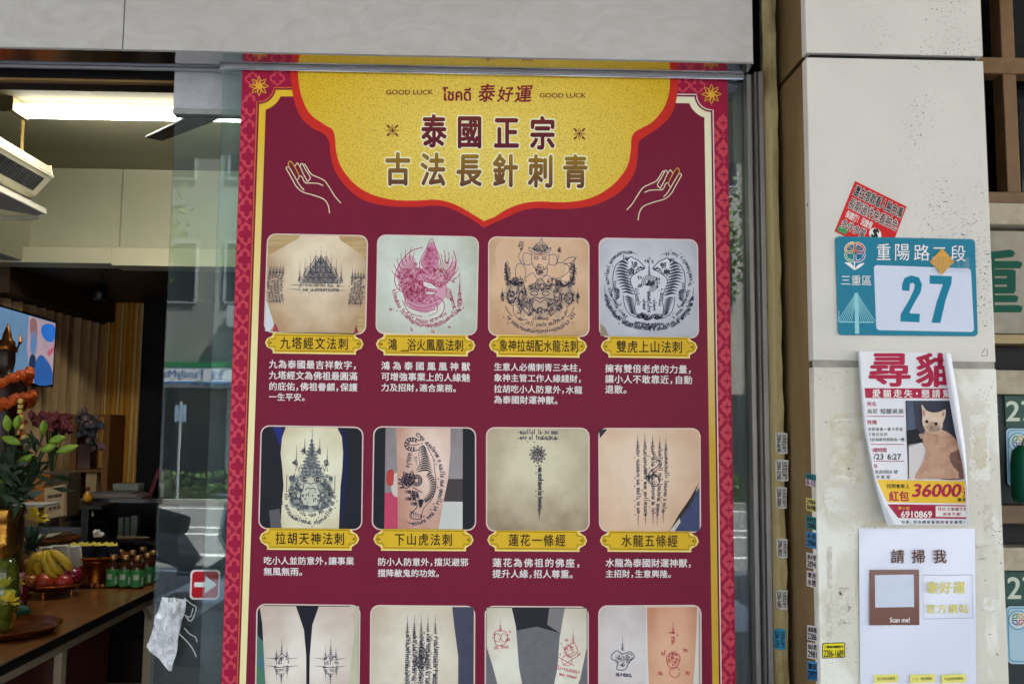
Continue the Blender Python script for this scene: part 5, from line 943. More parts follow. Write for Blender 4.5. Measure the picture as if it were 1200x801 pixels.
# two letter boxes one above the other
grn = mat((16, 74, 58), .4, scale=8, var=.08); lbl = mat((176, 206, 222), .35, scale=4, var=.03); bluel = ink(90, 158, 190)
for k, (y0, yl0, yl1, yb, num, lb_) in enumerate(((404, 434, 462, 612, '27', 'upper wooden letter box with a stone lip right of the pillar'), (613, 640, 667, 830, '27', 'lower wooden letter box with a stone lip right of the pillar'))):
    bx = thing('letter_box', (wx0+.3, WY, zw(yb)), lb_, 'letter box', 'letter boxes right of the pillar')
    MB().box((wx0, WY+.04, zw(yl0)+.001), (wx1, WY+.087, zw(y0)-.002), mat((26, 18, 17), .7)).build('slot', bx)
    MB().box((wx0, WY-.02, zw(yl1)), (wx1, WY+.086, zw(yl0)), st2).build('stone_lip', bx, bevel=.003)
    MB().box((wx0, WY+.004, zw(yb-22 if k == 0 else yb)), (wx1, WY+.086, zw(yl1)-.001), mat((34, 44, 44), .6)).build('front_board', bx)
    if k == 0: MB().box((wx0, WY-.03, zw(yb)), (wx1, WY+.085, zw(yb-21.5)), mat((132, 106, 76), .6, scale=14, rgb2=(98, 76, 54), stretch=(.3, 1, 1))).build('shelf', bx, bevel=.003)
    ny0, ny1 = (463, 500) if k == 0 else (669, 708)
    o = thing('number_plate', tuple(pt(1205, ny1, WY)), 'dark green number 27 plate on the %s letter box' % ('upper' if k == 0 else 'lower'), 'number plate', 'green number plates')
    q = MB(); q.slab([pt(x, y, WY+.0035) for x, y in ((1176,ny0),(1236,ny0+1),(1237,ny1+1),(1178,ny1))], (0, -.004, 0), grn); q.build('plate', o)
    q = MB(); fit(q, num, (1179.5 + k*1.5, ny0+7, 1213 + k*1.5, ny1-7), flat(WY-.0008), ink(206, 214, 196), .02, 0); q.build('lettering', o)
    o = thing('address_label', tuple(pt(1205, ny1+70, WY)), 'pale blue rounded address label with emblem on the %s letter box' % ('upper' if k == 0 else 'lower'), 'label', 'pale blue address labels')
    S5 = flat(WY+.0022); B = quad(((1178.5,ny1+1.5),(1250,ny1+2),(1251,ny1+70),(1180.5,ny1+69))); q = MB()
    q.slab([S5(*p) for p in rrect(B, .08)], (0, -.002, 0), lbl); q.build('plate', o); S6 = flat(WY-.0002); q = MB(); stroke(q, rrect(B, .08, 1, 5, .035, .035, .96, .96), 1.2, S6, bluel, 0, closed=True)
    stroke(q, circ(1193, ny1+18, 11, 16), 1.2, S6, bluel, 0, closed=True); fill(q, circ(1193, ny1+18, 10, 16), S6, ink(214, 222, 226), 0)
    for a, c in ((0, (196, 70, 60)), (90, (50, 80, 150)), (180, (70, 150, 90)), (270, (220, 160, 60))): stroke(q, [(1193+7*math.cos(R(a+t)), ny1+17+7*math.sin(R(a+t))) for t in (8, 30, 60, 82)] + [(1193+2*math.cos(R(a+45)), ny1+17+2*math.sin(R(a+45)))], 1.5, S6, ink(*c), 1, closed=True)
    q.build('emblem', o)
q = MB(); q.lathe([(.028, 0), (.034, .02), (.033, .09), (.028, .125), (.014, .14)], tuple(pt(1203, 588, WY-.06)), mat((14, 92, 66), .35, var=.05), 20); q.tube([pt(1200, 545, WY-.06), pt(1198, 520, WY-.06), pt(1204, 500, WY-.055), pt(1212, 520, WY-.06)], .003, mat((14, 92, 66), .35, var=.05)); 
q.build('green_canister', smooth=True, label='dark green rounded canister on the wooden shelf at the right edge', cat='canister')
# ================================================================ inside the shop
def I(px, py, D): return pt(px, py, D-2.2)
# --- fluorescent lamp
t0 = I(21, 127, 4.0); zl = t0.z; xe = t0.x+1.25
fl_ = thing('fluorescent_lamp', (t0.x+.6, t0.y, zl), 'twin tube fluorescent ceiling lamp glowing white inside the shop', 'lamp')
tubem = lamp_mat('lit_tube', (250, 249, 236), 5.0)
y2 = ptZ(40, 133.5, zl).y
for x, y in ((t0.x, t0.y), (ptZ(31, 133.5, zl).x, y2)):
    q = MB(); q.tube([(x, y, zl), (xe, y, zl)], .02, tubem, 12); q.build('tube', fl_, smooth=True)
q = MB(); ym = (t0.y+y2)/2; q.box((t0.x-.16, ym-.16, zl+.042), (t0.x+1.42, ym+.13, zl+.092), mat((60, 55, 42), .8, spec=.05)); q.build('batten_shield', fl_)  # batten plate widened and darkened to keep the tubes' light off the ceiling
q = MB()
for x in (t0.x-.025, xe+.003): q.box((x, ym-.07, zl-.02), (x+.02, ym+.07, zl+.041), mat((84, 76, 52), .7, spec=.1))
q.tube([(t0.x+.3, ym, zl+.12), (t0.x+.3, ym, ceilZ)], .006, creamw); q.tube([(t0.x+1, ym, zl+.12), (t0.x+1, ym, ceilZ)], .006, creamw); q.build('end_holder', fl_)
q = MB(); a = I(27, 137, 4.3); q.tube([tuple(a), tuple(I(25, 190, 4.3))], .008, mat((176, 146, 80), .5)); q.build('conduit', label='thin yellowish conduit pipe running down from the lamp to the air conditioner', cat='pipe')
# --- ceiling fan (hub hidden behind the poster)
hub = ptZ(302, 114, 2.76); fan = thing('ceiling_fan', tuple(hub), 'dark brown ceiling fan blade showing beside the glass door edge', 'ceiling fan')
fb = mat((30, 24, 20), .5); q = MB(); q.lathe([(.09, -.04), (.11, 0), (.10, .05), (.02, .06), (.015, .30)], tuple(hub), fb); q.tube([tuple(hub+Vector((0,0,.06))), (hub.x, hub.y, ceilZ)], .015, fb); q.build('motor', fan, smooth=True)
tip = ptZ(180, 163, 2.76)
for k in range(3):
    d = (Vector((tip.x, tip.y, hub.z)) - hub); L_ = d.length; d = d.normalized(); d = Matrix.Rotation(2.094*k, 3, 'Z') @ d; s_ = Vector((-d.y, d.x, 0)); q = MB()
    q.slab([hub+d*.1-s_*.03, hub+d*L_*.5-s_*.045, hub+d*L_-s_*.04, hub+d*L_*1.01+s_*.035, hub+d*L_*.5+s_*.045+Vector((0,0,.006)), hub+d*.1+s_*.03], (0, 0, .008), fb); q.build('blade', fan)
# --- air conditioner
ya = 2.25; A0 = pt(62, 207, ya); A1 = pt(41, 229, ya); acb = mat((206, 200, 176), .5, var=.05)
ac = thing('air_conditioner', (A0.x-.3, 1.3, A1.z), 'cream ceiling hung air conditioner with dark grille at the left edge', 'air conditioner')
Pf = [(A0.x, A0.z), (A0.x-.015, A0.z+.05), (A0.x-.55, A0.z+.08), (A0.x-.55, A1.z-.02), (A1.x-.02, A1.z-.012), (A1.x, A1.z)]
q = MB(); q.slab([(x, .75, z) for x, z in Pf], (0, ya-.75, 0), acb); q.build('body', ac, bevel=.006)
dv = Vector((A1.x-A0.x, 0, A1.z-A0.z)); nrm = Vector((-dv.z, 0, dv.x)).normalized(); nrm = nrm if nrm.x > 0 else -nrm
gm = mat((34, 34, 38), .5); q = MB(); b0 = Vector((A0.x, 0, A0.z)); 
def gq(a, y): p = b0 + dv*a; return (p.x + nrm.x*.003, y, p.z + nrm.z*.003)
q.add([gq(.22, .8), gq(.22, ya-.05), gq(.86, ya-.05), gq(.86, .8)], [(0,1,2,3)], gm)
for i in range(60):
    y = .82 + (ya-.9)*i/59; p0, p1 = Vector(gq(.22, y)), Vector(gq(.86, y)); q.slab([p0, p1, p1+Vector((0,.006,0)), p0+Vector((0,.006,0))], nrm*.004, mat((70, 70, 74), .5))
q.build('grille', ac)
Bf = [pt(8, 220, ya-.02), pt(54, 245, ya-.02), pt(54.5, 251, ya-.02), pt(40, 252, ya-.02), pt(-10, 243, ya-.02)]
q = MB(); q.slab(Bf, (0, -.9, 0), mat((196, 190, 176), .5, var=.05)); q.build('air_flap', ac, bevel=.003)
q = MB(); q.tube([pt(-30, 253, ya), pt(30, 256, ya), pt(46, 254, ya)], .012, acb, 8); q.build('pipe_sleeve', ac)
# --- curtains
cbrown = mat((226, 190, 140), .8, scale=3, rgb2=(190, 150, 104), stretch=(1, 1, .15)); cgold = mat((232, 172, 72), .7, scale=14, rgb2=(196, 134, 44), stretch=(1, 1, .02), thr=(.35, .6))
xcw = LX-.27
q = MB(); q.surf(lambda u, v: (xcw + .028*math.sin(u*70 + .9*math.sin(u*13) + .3*v) + .008*math.sin(u*161+v*3), 3.25+1.54*u, .4 + (lintZ-.17-.4)*v), 260, 8, cbrown); q.build('curtain', smooth=True, label='long brown pleated curtain along the left wall behind the television', cat='curtain')
yb_ = 4.75; xg0, xg1 = pt(120, 420, yb_).x, pt(171, 360, yb_).x
q = MB(); q.surf(lambda u, v: (xg0 + (xg1-xg0)*u, yb_ + .016*math.sin(u*42+1) + .006*math.sin(u*97), .4 + (pt(140, 354, yb_).z-.4)*v), 130, 6, cgold)
wst = mat((240, 226, 180), .7, var=.05)
for u in (.14, .47, .82, .95): q.surf(lambda a, v: (xg0 + (xg1-xg0)*(u + .035*a - .06*(1-v)*(u > .3)), yb_ - .028 - .012*math.sin(a*3.1), .4 + (pt(140, 354, yb_).z-.41)*v), 4, 4, wst)
q.build('curtain', smooth=True, label='golden yellow curtain with pale vertical stripes at the back of the shop', cat='curtain')
q = MB(); q.surf(lambda u, v: (xg1+.04 + (1.46-xg1)*u, 4.6 + .05*math.sin(u*55), .02 + (pt(180, 350, 4.6).z-.02)*v), 160, 6, mat((22, 22, 28), .85)); q.build('curtain', smooth=True, label='plain black curtain right of the golden one at the back', cat='curtain')
# --- track spotlight
q = MB(); tkm = mat((70, 62, 56), .5); a, b_ = pt(100, 310.5, 3.25), pt(193, 346, 4.55); q.tube([a, b_], .018, tkm, 6); q.build('light_track', label='dark ceiling track running back above the curtains', cat='light track')
sp = thing('spotlight', tuple(I(118, 352, 5.7)), 'small black cylinder spotlight hanging from the ceiling track', 'spotlight')
bk_ = mat((20, 19, 20), .35); c = I(117.5, 352, 5.7); q = MB(); q.lathe([(.040, 0), (.043, .005), (.043, .10), (.035, .105)], tuple(c), bk_, 18); q.build('head', sp, smooth=True)
q = MB(); q.tube([tuple(c + Vector((0, 0, .10))), tuple(c + Vector((0, 0, .19)))], .008, bk_); q.box(tuple(c + Vector((-.09, -.03, .17))), tuple(c + Vector((.03, .03, .21))), bk_); q.build('bracket', sp)
# --- television
xt = LX-.14; T1_, T2_ = ptX(66, 377, xt), ptX(60, 452.5, xt); T0_ = ptX(-30, 357.5, xt); tv = thing('television', (xt, (T0_.y+T1_.y)/2, T2_.z), 'wall television with a lit blue screen tilted above the flowers', 'television')
n0 = Vector((.03, 0, 0)); qd = [Vector((xt, T0_.y, T1_.z+.02)), Vector((xt, T1_.y, T1_.z)), Vector((xt-.0, T1_.y, T2_.z)), Vector((xt, T0_.y, T2_.z-.01))]
q = MB(); q.slab(qd, (-.04, 0, 0), bk_); q.build('case', tv, bevel=.004)
B3 = lambda u, v: (qd[0]*(1-u)+qd[1]*u)*(1-v) + (qd[3]*(1-u)+qd[2]*u)*v
def Sx(px, py, l=0): p = B3(px, py); return Vector((p.x + .002 + .0006*l, p.y, p.z))
def em(c): return mat(c, .2, emit=.12, var=.1)
q = MB(); fill(q, [(.015,.02),(.985,.02),(.985,.97),(.015,.97)], Sx, em((86, 116, 146)), 0)
for P, c in (([(.62,.03),(.985,.03),(.985,.97),(.7,.97),(.62,.5)], (150, 130, 140)), ([(.74,.68),(.80,.55),(.88,.60),(.97,.75),(.97,.97),(.74,.97)], (40, 80, 140)), ([(.8,.12),(.9,.06),(.98,.1),(.97,.3),(.88,.33),(.8,.25)], (40, 96, 176)), ([(.88,.5),(.98,.36),(.985,.44),(.92,.56)], (150, 44, 70)), ([(.66,.62),(.70,.55),(.74,.62),(.74,.78),(.70,.86),(.66,.8)], (30, 44, 70)), ([(.64,.08),(.72,.06),(.74,.3),(.66,.3)], (120, 88, 90)), ([(.66,.3),(.70,.22),(.74,.3),(.73,.54),(.67,.54)], (80, 110, 150))): fill(q, spl(P, 3, True) if c[0] != 150 else P, Sx, em(c), 1 if c[0] != 150 else .5)
q.build('screen', tv)
# --- long table
TX = ptX(180, 691, -1.41); tz = TX.z; Yfar = 2.02; tb = thing('table', (-2.0, 1.1, 0), 'long wood grain table with mahogany panels along the shop side', 'table')
woodt = mat((148, 98, 52), .28, scale=5, rgb2=(92, 56, 28), stretch=(7, .6, 1), coat=.3); bei = mat((176, 158, 134), .5); mah = mat((92, 34, 26), .4, scale=4, rgb2=(66, 22, 18), stretch=(1, 1, .3))
MB().box((-2.75, .2, tz-.028), (-1.41, Yfar, tz), woodt).build('tabletop', tb, bevel=.003)
MB().box((-1.4098, .2, tz-.030), (-1.404, Yfar+.003, tz+.001), mat((28, 24, 24), .5)).build('edge_band', tb)
MB().box((-2.73, .22, tz-.062), (-1.418, Yfar-.02, tz-.0285), bei).build('apron', tb)
def leg(px): p = ptX(px, 745, -1.42); MB().box((-1.45, p.y-.018, 0), (-1.415, p.y+.018, tz-.0625), bei).build('leg', tb); return p.y
l1 = leg(75); l2 = leg(178.5); le = ptX(128, 745, -1.44).y
MB().box((-1.455, .22, .05), (-1.44, l1-.02, tz-.063), mah).build('side_panel', tb); MB().box((-1.455, l1+.02, .05), (-1.44, le, tz-.063), mah).build('side_panel', tb)
q = MB(); q.tube([tuple(ptX(166, 706, -1.43)), tuple(ptX(178, 730, -1.43))], .008, bei); q.build('brace', tb)
# things standing on the table: Tt gives a point of the table top
def Tt(px, py): return ptZ(px, py, tz+.0005)
# --- energy drink bottles
gl_b = mat((70, 34, 18), .1, coat=.6); glab = mat((62, 150, 80), .35, var=.05); capm = mat((196, 150, 96), .3, .6); wlab = mat((206, 214, 206), .4)
def bottle(c, label):
    o = thing('drink_bottle', tuple(c), label, 'bottle', 'green labelled drink bottles on the table'); q = MB(); q.lathe([(.025, 0), (.0272, .003), (.0272, .088), (.022, .100), (.0125, .114), (.012, .122)], tuple(c), gl_b, 18); q.build('body', o, smooth=True)
    q = MB(); q.lathe([(.0276, .010), (.0278, .012), (.0278, .079), (.0276, .081)], tuple(c), glab, 18); k = q.build('paper_label', o, smooth=True)
    q = MB(); 
    for a0, a1, z0_, z1_ in ((-2.2, -1.35, .04, .062), (-.9, -.5, .018, .05)):
        q.surf(lambda u, v: tuple(c + Vector((.0282*math.cos(a0+(a1-a0)*u), .0282*math.sin(a0+(a1-a0)*u), z0_+(z1_-z0_)*v))), 5, 2, wlab)
    q.build('white_mark', k); q = MB(); q.lathe([(.0142, .12), (.0148, .122), (.0148, .139), (.0135, .141)], tuple(c), capm, 16); q.build('cap', o, smooth=True); return o
spots = [(131.5,688,'leftmost of the green bottles, front row'),(146,688.5,'second green bottle from the left, front row'),(160.5,689,'third green bottle from the left, front row'),(139.5,681,'green bottle behind the gap of the two leftmost'),(154,681.5,'green bottle behind, second in the rear row'),(172,685,'green bottle fourth along, right of the front three'),(178.5,681.5,'rightmost green bottle at the table corner'),(166,676.5,'green bottle farthest back, near the right end')]
base = None
for i, (x, y, s_) in enumerate(spots):
    c = Tt(x, y); lb_ = 'small brown green-labelled bottle: ' + s_
    if base is None: base = bottle(c, lb_)
    else: copy_tree(base, c, lb_, random.uniform(-.5, .5))
# --- gold pedestal bowls
def goldm(c=(196, 120, 40), r=.3): return mat(c, r, .85, scale=24, rgb2=(140, 72, 20), bump=.15, bscale=70)
def bowl(c, s, label, grp='gold pedestal bowls'):
    o = thing('offering_bowl', tuple(c), label, 'bowl', grp); q = MB()
    q.lathe([(.085*s, 0), (.09*s, .01*s), (.085*s, .02*s), (.088*s, .09*s), (.10*s, .13*s), (.108*s, .14*s)], tuple(c), goldm((150, 84, 30)), 28); q.build('pedestal', o, smooth=True)
    q = MB(); q.lathe([(.10*s, .138*s), (.15*s, .15*s), (.168*s, .165*s), (.172*s, .172*s), (.15*s, .168*s), (.09*s, .155*s), (.001, .15*s)], tuple(c), goldm((216, 120, 34)), 56, wob=lambda i, j, n: (.025*math.sin(j*2*math.pi/n*14) if i in (2, 3) else 0)); q.build('rim_dish', o, smooth=True); return c.z+.165*s
c1 = Tt(112, 684); s1 = (I(146, 640, c1.y+2.2).x - I(76, 640, c1.y+2.2).x)/2/.172; zt1 = bowl(c1, s1, 'gold pedestal bowl with scalloped rim holding dark packets')
c2 = ptZ(52, 668, tz+.0005); zt2 = bowl(c2, s1*1.2, 'gold pedestal bowl with scalloped rim behind the pineapple, holding leaflets')
nv = mat((12, 16, 30), .75, var=.1, spec=.08); yw = mat((214, 190, 40), .5); wht = mat((218, 218, 212), .5)
for i in range(7):
    p = Vector((c1.x-.13*s1+.036*s1*i, c1.y-.02+.02*(i % 2), zt1-.012)); o = thing('tea_packet', tuple(p), 'dark blue packet with yellow top, number %s from the left in the gold bowl' % ('one','two','three','four','five','six','seven')[i], 'packet', 'packets in the gold bowl'); a = Vector((.04, .02, 0)); l_ = Vector((-.03, .03, .05)); q = MB(); q.slab([p, p+a, p+a+l_, p+l_], (0, .008, .002), nv); q.build('wrapper', o, bevel=.001)
    q = MB(); z_ = [p+l_*1.0, p+a+l_*1.0, p+a*1.05+l_*1.25, p+a*.7+l_*1.12, p+a*.45+l_*1.28, p+a*.1+l_*1.15]; q.slab(z_, (0, .006, .002), yw); q.build('torn_top', o)
q = MB(); 
for i in range(5): q.blob(I(112+3.5*(i % 3), 626-3*(i//3), c1.y+2.2), .012, wht, 8, jit=.2)
q.build('white_flower', label='small white flower bunch resting at the right of the packets in the gold bowl', cat='flower')
for i in range(4):
    q = MB(); c = Vector((c2.x-.08+.05*i, c2.y-.05+.03*(i % 2), zt2-.002+.006*i)); q.slab([c+Vector((-.06,-.04,0)), c+Vector((.05,-.05,.01)), c+Vector((.06,.03,.02)), c+Vector((-.05,.04,.008))], (0, 0, .003), mat(((176, 160, 130), (120, 96, 70), (196, 186, 160), (96, 70, 50))[i], .5)); q.build('leaflet', label=('beige','brown','pale cream','dark brown')[i]+' leaflet lying in the rear gold bowl', cat='leaflet')
q = MB()
for i in range(5): q.blob(Tt(108+3*i, 689-1.5*(i % 2))+Vector((0,0,.010)), (.011, .011, .0095), mat((150, 84, 40), .5), 8); 
q.build('brown_nuts', smooth=True, label='few small round brown nuts on the table at the foot of the gold bowl', cat='nuts')
# --- fruit tray
ft = Tt(62, 697); tr = thing('fruit_tray', tuple(ft), 'round copper tray on low feet carrying the fruit', 'tray'); cop = mat((176, 92, 50), .25, .85, var=.1)
rr = (I(96, 690, ft.y+2.2).x - I(30, 690, ft.y+2.2).x)/2
q = MB(); q.lathe([(rr*.4, .022), (rr*.75, .026), (rr*.98, .046), (rr, .05), (rr*.97, .053), (rr*.72, .034), (.001, .03)], tuple(ft), cop, 36); q.build('dish', tr, smooth=True)
for i in range(3):
    a = .4+2.094*i; q = MB(); q.tube([ft+Vector((rr*.6*math.cos(a), rr*.6*math.sin(a), 0)), ft+Vector((rr*.6*math.cos(a), rr*.6*math.sin(a), .026))], .006, cop); q.build('foot', tr)
def fruit(px, py, r, c, name, label, cat_, dy=0, c2_=None):
    q = MB(); p = I(px, py, ft.y+2.2+dy); q.blob(p, (r, r, r*.92), mat(c, .3, scale=16, rgb2=c2_ or tuple(int(v*.7) for v in c), coat=.2), 18); q.tube([p+Vector((0,0,r*.8)), p+Vector((.004,0,r*1.05))], .002, mat((70, 50, 30), .7)); q.build(name, smooth=True, label=label, cat=cat_)
fruit(52, 682, .041, (170, 40, 36), 'apple', 'large red apple in the middle of the copper tray', 'apple', -.03, (196, 84, 50)); fruit(75, 682, .036, (150, 34, 36), 'apple', 'smaller red apple right on the copper tray', 'apple', -.02, (180, 60, 46)); fruit(36, 681, .034, (206, 120, 36), 'orange', 'orange at the left of the copper tray', 'orange', -.01); fruit(86, 674, .038, (140, 26, 56), 'dragon_fruit', 'magenta dragon fruit at the right of the copper tray', 'dragon fruit', .05); fruit(62, 674, .038, (150, 36, 40), 'apple', 'red apple hidden under the bananas', 'apple', .06)
bn = thing('banana_bunch', tuple(I(62, 672, ft.y+2.2)), 'bunch of yellow bananas lying over the red apples', 'bananas'); by = mat((206, 168, 40), .45, scale=5, rgb2=(176, 140, 26), thr=(.2, .6))
st0 = I(53, 645, ft.y+2.2)
for ends in ([(50,646),(40,654),(34,664),(37,673)], [(52,646),(46,654),(43,664),(47,673)], [(53,645),(53,656),(57,668),(67,676)], [(55,645),(59,654),(65,664),(74,672)], [(57,645),(66,649),(76,657),(83,668)]):
    q = MB(); k = len(q.v); dpt = ft.y+2.2 - .045 - .012*(ends[3][0] > 50); P = spl(ends, 5); n = len(P)-1
    q.tube([I(x, y, dpt - .02*math.sin(math.pi*i/n)) for i, (x, y) in enumerate(P)], [max(.004, .0165*min(1, .28+2.6*i/n, .35+3.4*(1-i/n))) for i in range(n+1)], by, 10); q.build('banana', bn, smooth=True)
q = MB(); q.blob(st0, (.012, .01, .012), mat((90, 80, 30), .7), 8); q.build('stem', bn, smooth=True)
for i, (x0, y0, x1, y1) in enumerate(((43,643,58,664),(57,641,77,662),(74,642,91,664))):
    q = MB(); D_ = ft.y+2.2+.09+.02*i; q.slab([I(x0, y0, D_), I(x1, y0-1, D_), I(x1+1.5, y1, D_), I(x0+1, y1, D_)], (.004, .02, .004), mat((206, 204, 194), .6, scale=12, var=.08)); q.build('paper_packet', bevel=.003, label=('left','middle','right')[i]+' white paper packet standing behind the bananas', cat='packet', group='white packets behind the bananas')
# --- pineapple
pp = Tt(27, 684); pp.y += .08; pa = thing('pineapple', tuple(pp), 'pineapple with dusky green crown left of the bananas', 'pineapple'); q = MB(); q.lathe([(.03, 0), (.055, .02), (.062, .06), (.055, .11), (.03, .135)], tuple(pp), mat((150, 104, 50), .6, scale=50, rgb2=(80, 60, 34), bump=.8, bscale=60), 20); q.build('fruit', pa, smooth=True)
q = MB(); lf = mat((62, 92, 72), .45, scale=8, rgb2=(44, 70, 54)); top_ = I(37, 652, pp.y+2.2)
for i in range(26):
    a = i*2.4; e = .3+1.1*(i/26); L_ = .16*(1-.25*(i/26)); d = Vector((math.cos(a)*math.cos(e), math.sin(a)*math.cos(e), math.sin(e))); s_ = Vector((-math.sin(a), math.cos(a), 0))*.011; b0_ = top_+Vector((0,0,.002*i)); q.add([b0_-s_, b0_+s_, b0_+d*L_*.55+s_*.8, b0_+d*L_*.55-s_*.8, b0_+d*L_+Vector((0,0,-.012))], [(0,1,2,3),(3,2,4)], lf)
q.build('crown', pa)
def flower(px, py, D, r, c, name, label, n=6):
    q = MB(); p = I(px, py, D); cm = mat(c, .5, scale=20, var=.12)
    for i in range(n*3):
        a = i*2.4; e = random.uniform(-.3, 1.3); d = Vector((math.cos(a)*math.cos(e), math.sin(a)*math.cos(e)*.6, math.sin(e))); s_ = Vector((-math.sin(a), math.cos(a), .3)).normalized()*r*.3; b0_ = p+d*r*.15; q.add([b0_, b0_+d*r*.6+s_, b0_+d*r, b0_+d*r*.6-s_], [(0,1,2,3)], cm)
    q.build(name, label=label, cat='flower')
flower(42, 607, 3.7, .05, (226, 196, 40), 'chrysanthemum', 'bright yellow flower just above the pineapple crown')
flower(14, 684, 3.28, .04, (224, 190, 44), 'chrysanthemum', 'yellow flower left of the red syrup bottles'); flower(9, 706, 3.02, .035, (226, 200, 60), 'chrysanthemum', 'yellow flower beside the tray at bottom left'); flower(2, 690, 3.2, .045, (196, 196, 70), 'chrysanthemum', 'yellow green flower at the left edge above the tray')
# --- red syrup bottles
rs_ = mat((110, 16, 26), .12, coat=.6)
for i, (x, y, h_) in enumerate(((24, 712, .125), (30, 692, .125))):
    c = Tt(x, y); o = thing('syrup_bottle', tuple(c), ('front', 'rear')[i]+' slim bottle of dark red syrup left of the fruit tray', 'bottle', 'red syrup bottles'); q = MB(); q.lathe([(.020, 0), (.023, .004), (.023, .075), (.017, .09), (.011, .105), (.011, .112)], tuple(c), rs_, 16); q.build('body', o, smooth=True); q = MB(); q.lathe([(.0125, .11), (.0128, .13), (.011, .133)], tuple(c), mat((196, 130, 130), .3, .3), 14); q.build('cap', o, smooth=True)
# --- tray in the near corner
tc = Tt(8, 742); q = MB(); q.lathe([(.10, 0), (.145, .006), (.17, .028), (.172, .03), (.143, .012), (.001, .008)], tuple(tc), goldm((150, 86, 34)), 30); q.build('brass_tray', smooth=True, label='wide shallow brass tray in the near left corner of the table', cat='tray')
for i, (x, y) in enumerate(((5, 724), (24, 724), (14, 728))):
    q = MB(); q.blob(Tt(x, y)+Vector((0, -.02, .03)), (.045, .03, .024), mat((34, 96, 76), .5, var=.2), 12, jit=.12); q.build('green_pouch', smooth=True, label=('left','right','middle')[i]+' dark green cloth pouch on the brass tray', cat='pouch', group='green pouches on the brass tray')
q = MB(); p = Tt(8, 727)+Vector((0,-.05,.045)); q.slab([p, p+Vector((.04,.005,.006)), p+Vector((.045,.01,.024)), p+Vector((.006,.008,.022))], (0,.002,.001), wht); q.build('white_tag', label='small white paper tag on the green pouches', cat='tag')
q = MB(); p = Tt(19, 716); q.lathe([(.02, 0), (.022, .01), (.022, .035), (.016, .04)], tuple(p), mat((150, 120, 96), .3, scale=60, rgb2=(90, 60, 50)), 14); q.build('glass_jar', smooth=True, label='small squat jar of beads beside the brass tray', cat='jar')
# --- vase of lily buds
vD = 3.45; vc = I(3, 668, vD); vc.z = tz+.0005; vh = I(3, 594, vD).z - tz; vlow = I(3, 640, vD).z - tz
q = MB(); q.lathe([(.05, 0), (.056, .01), (.022, .04), (.020, vlow*.8), (.048, vlow), (.046, vlow+.03), (.038, vlow+.05), (.040, vh-.05), (.052, vh-.01), (.048, vh), (.001, vh-.03)], tuple(vc), goldm((190, 150, 66), .16), 26); q.build('vase', smooth=True, label='tall shiny gold vase holding the lilies at the left edge', cat='vase')
q = MB(); c = I(4, 690, 3.25); c.z = tz+.0005; hb_ = I(4, 655, 3.25).z-tz; q.lathe([(.03, 0), (.04, .006), (.052, hb_*.45), (.046, hb_*.8), (.034, hb_), (.030, hb_), (.040, hb_*.75), (.001, .02)], tuple(c), mat((104, 112, 40), .08, scale=30, rgb2=(54, 62, 20), coat=.8), 22); q.build('glass_bowl', smooth=True, label='round green glass bowl under the lilies at the left edge', cat='bowl')
ly = thing('lily_bouquet', tuple(vc+Vector((0,0,vh))), 'lily stems with fat green buds and dark leaves in the gold vase', 'flowers'); grn_l = mat((44, 66, 34), .45, scale=8, rgb2=(28, 46, 24)); bud = mat((150, 176, 62), .4, scale=16, rgb2=(112, 150, 40))
top = vc+Vector((0,0,vh)); q = MB(); BUD = [(10,505,7,486),(19,502,22,486),(51,508,51,492),(3,512,24,520),(58,517,77,512),(49,528,66,521),(67,529,92,522),(21,544,38,533),(0,560,3,570)]
for x0, y0, x1, y1 in BUD: q.tube([top, I((x0+8)/2, 565, vD), I(x0, y0, vD)], .0035, grn_l, 6)
q.build('stem', ly)
for x0, y0, x1, y1 in BUD:
    q = MB(); a, b_ = I(x0, y0, vD-.01), I(x1, y1, vD-.04); q.tube([a+(b_-a)*t for t in (0, .15, .4, .65, .88, 1)], [.004, .010, .0155, .014, .007, .001], bud, 10); q.build('bud', ly, smooth=True)
q = MB()
for i in range(120):
    b0_ = I(random.uniform(-10, 26), random.uniform(545, 592), vD+random.uniform(-.08, .08)); a = random.uniform(0, 6.28); e = random.uniform(-.5, 1.1); L_ = random.uniform(.05, .12); d = Vector((math.cos(a)*math.cos(e), .6*math.sin(a)*math.cos(e), math.sin(e))); s_ = d.cross(Vector((random.uniform(-1,1), 1, random.uniform(-1,1)))).normalized()*L_*.14; q.add([b0_, b0_+d*L_*.45+s_, b0_+d*L_+Vector((0,0,-.02)), b0_+d*L_*.45-s_], [(0,1,2,3)], grn_l)
for i in range(46):
    b0_ = I(random.uniform(12, 60), random.uniform(520, 575), vD+random.uniform(-.02, .12)); a = random.uniform(0, 6.28); e = random.uniform(-.4, .9); L_ = random.uniform(.05, .10); d = Vector((math.cos(a)*math.cos(e), .6*math.sin(a), math.sin(e))).normalized(); s_ = d.cross(Vector((0, 1, .3))).normalized()*L_*.12; q.add([b0_, b0_+d*L_*.45+s_, b0_+d*L_, b0_+d*L_*.45-s_], [(0,1,2,3)], grn_l)
q.build('leaf', ly)
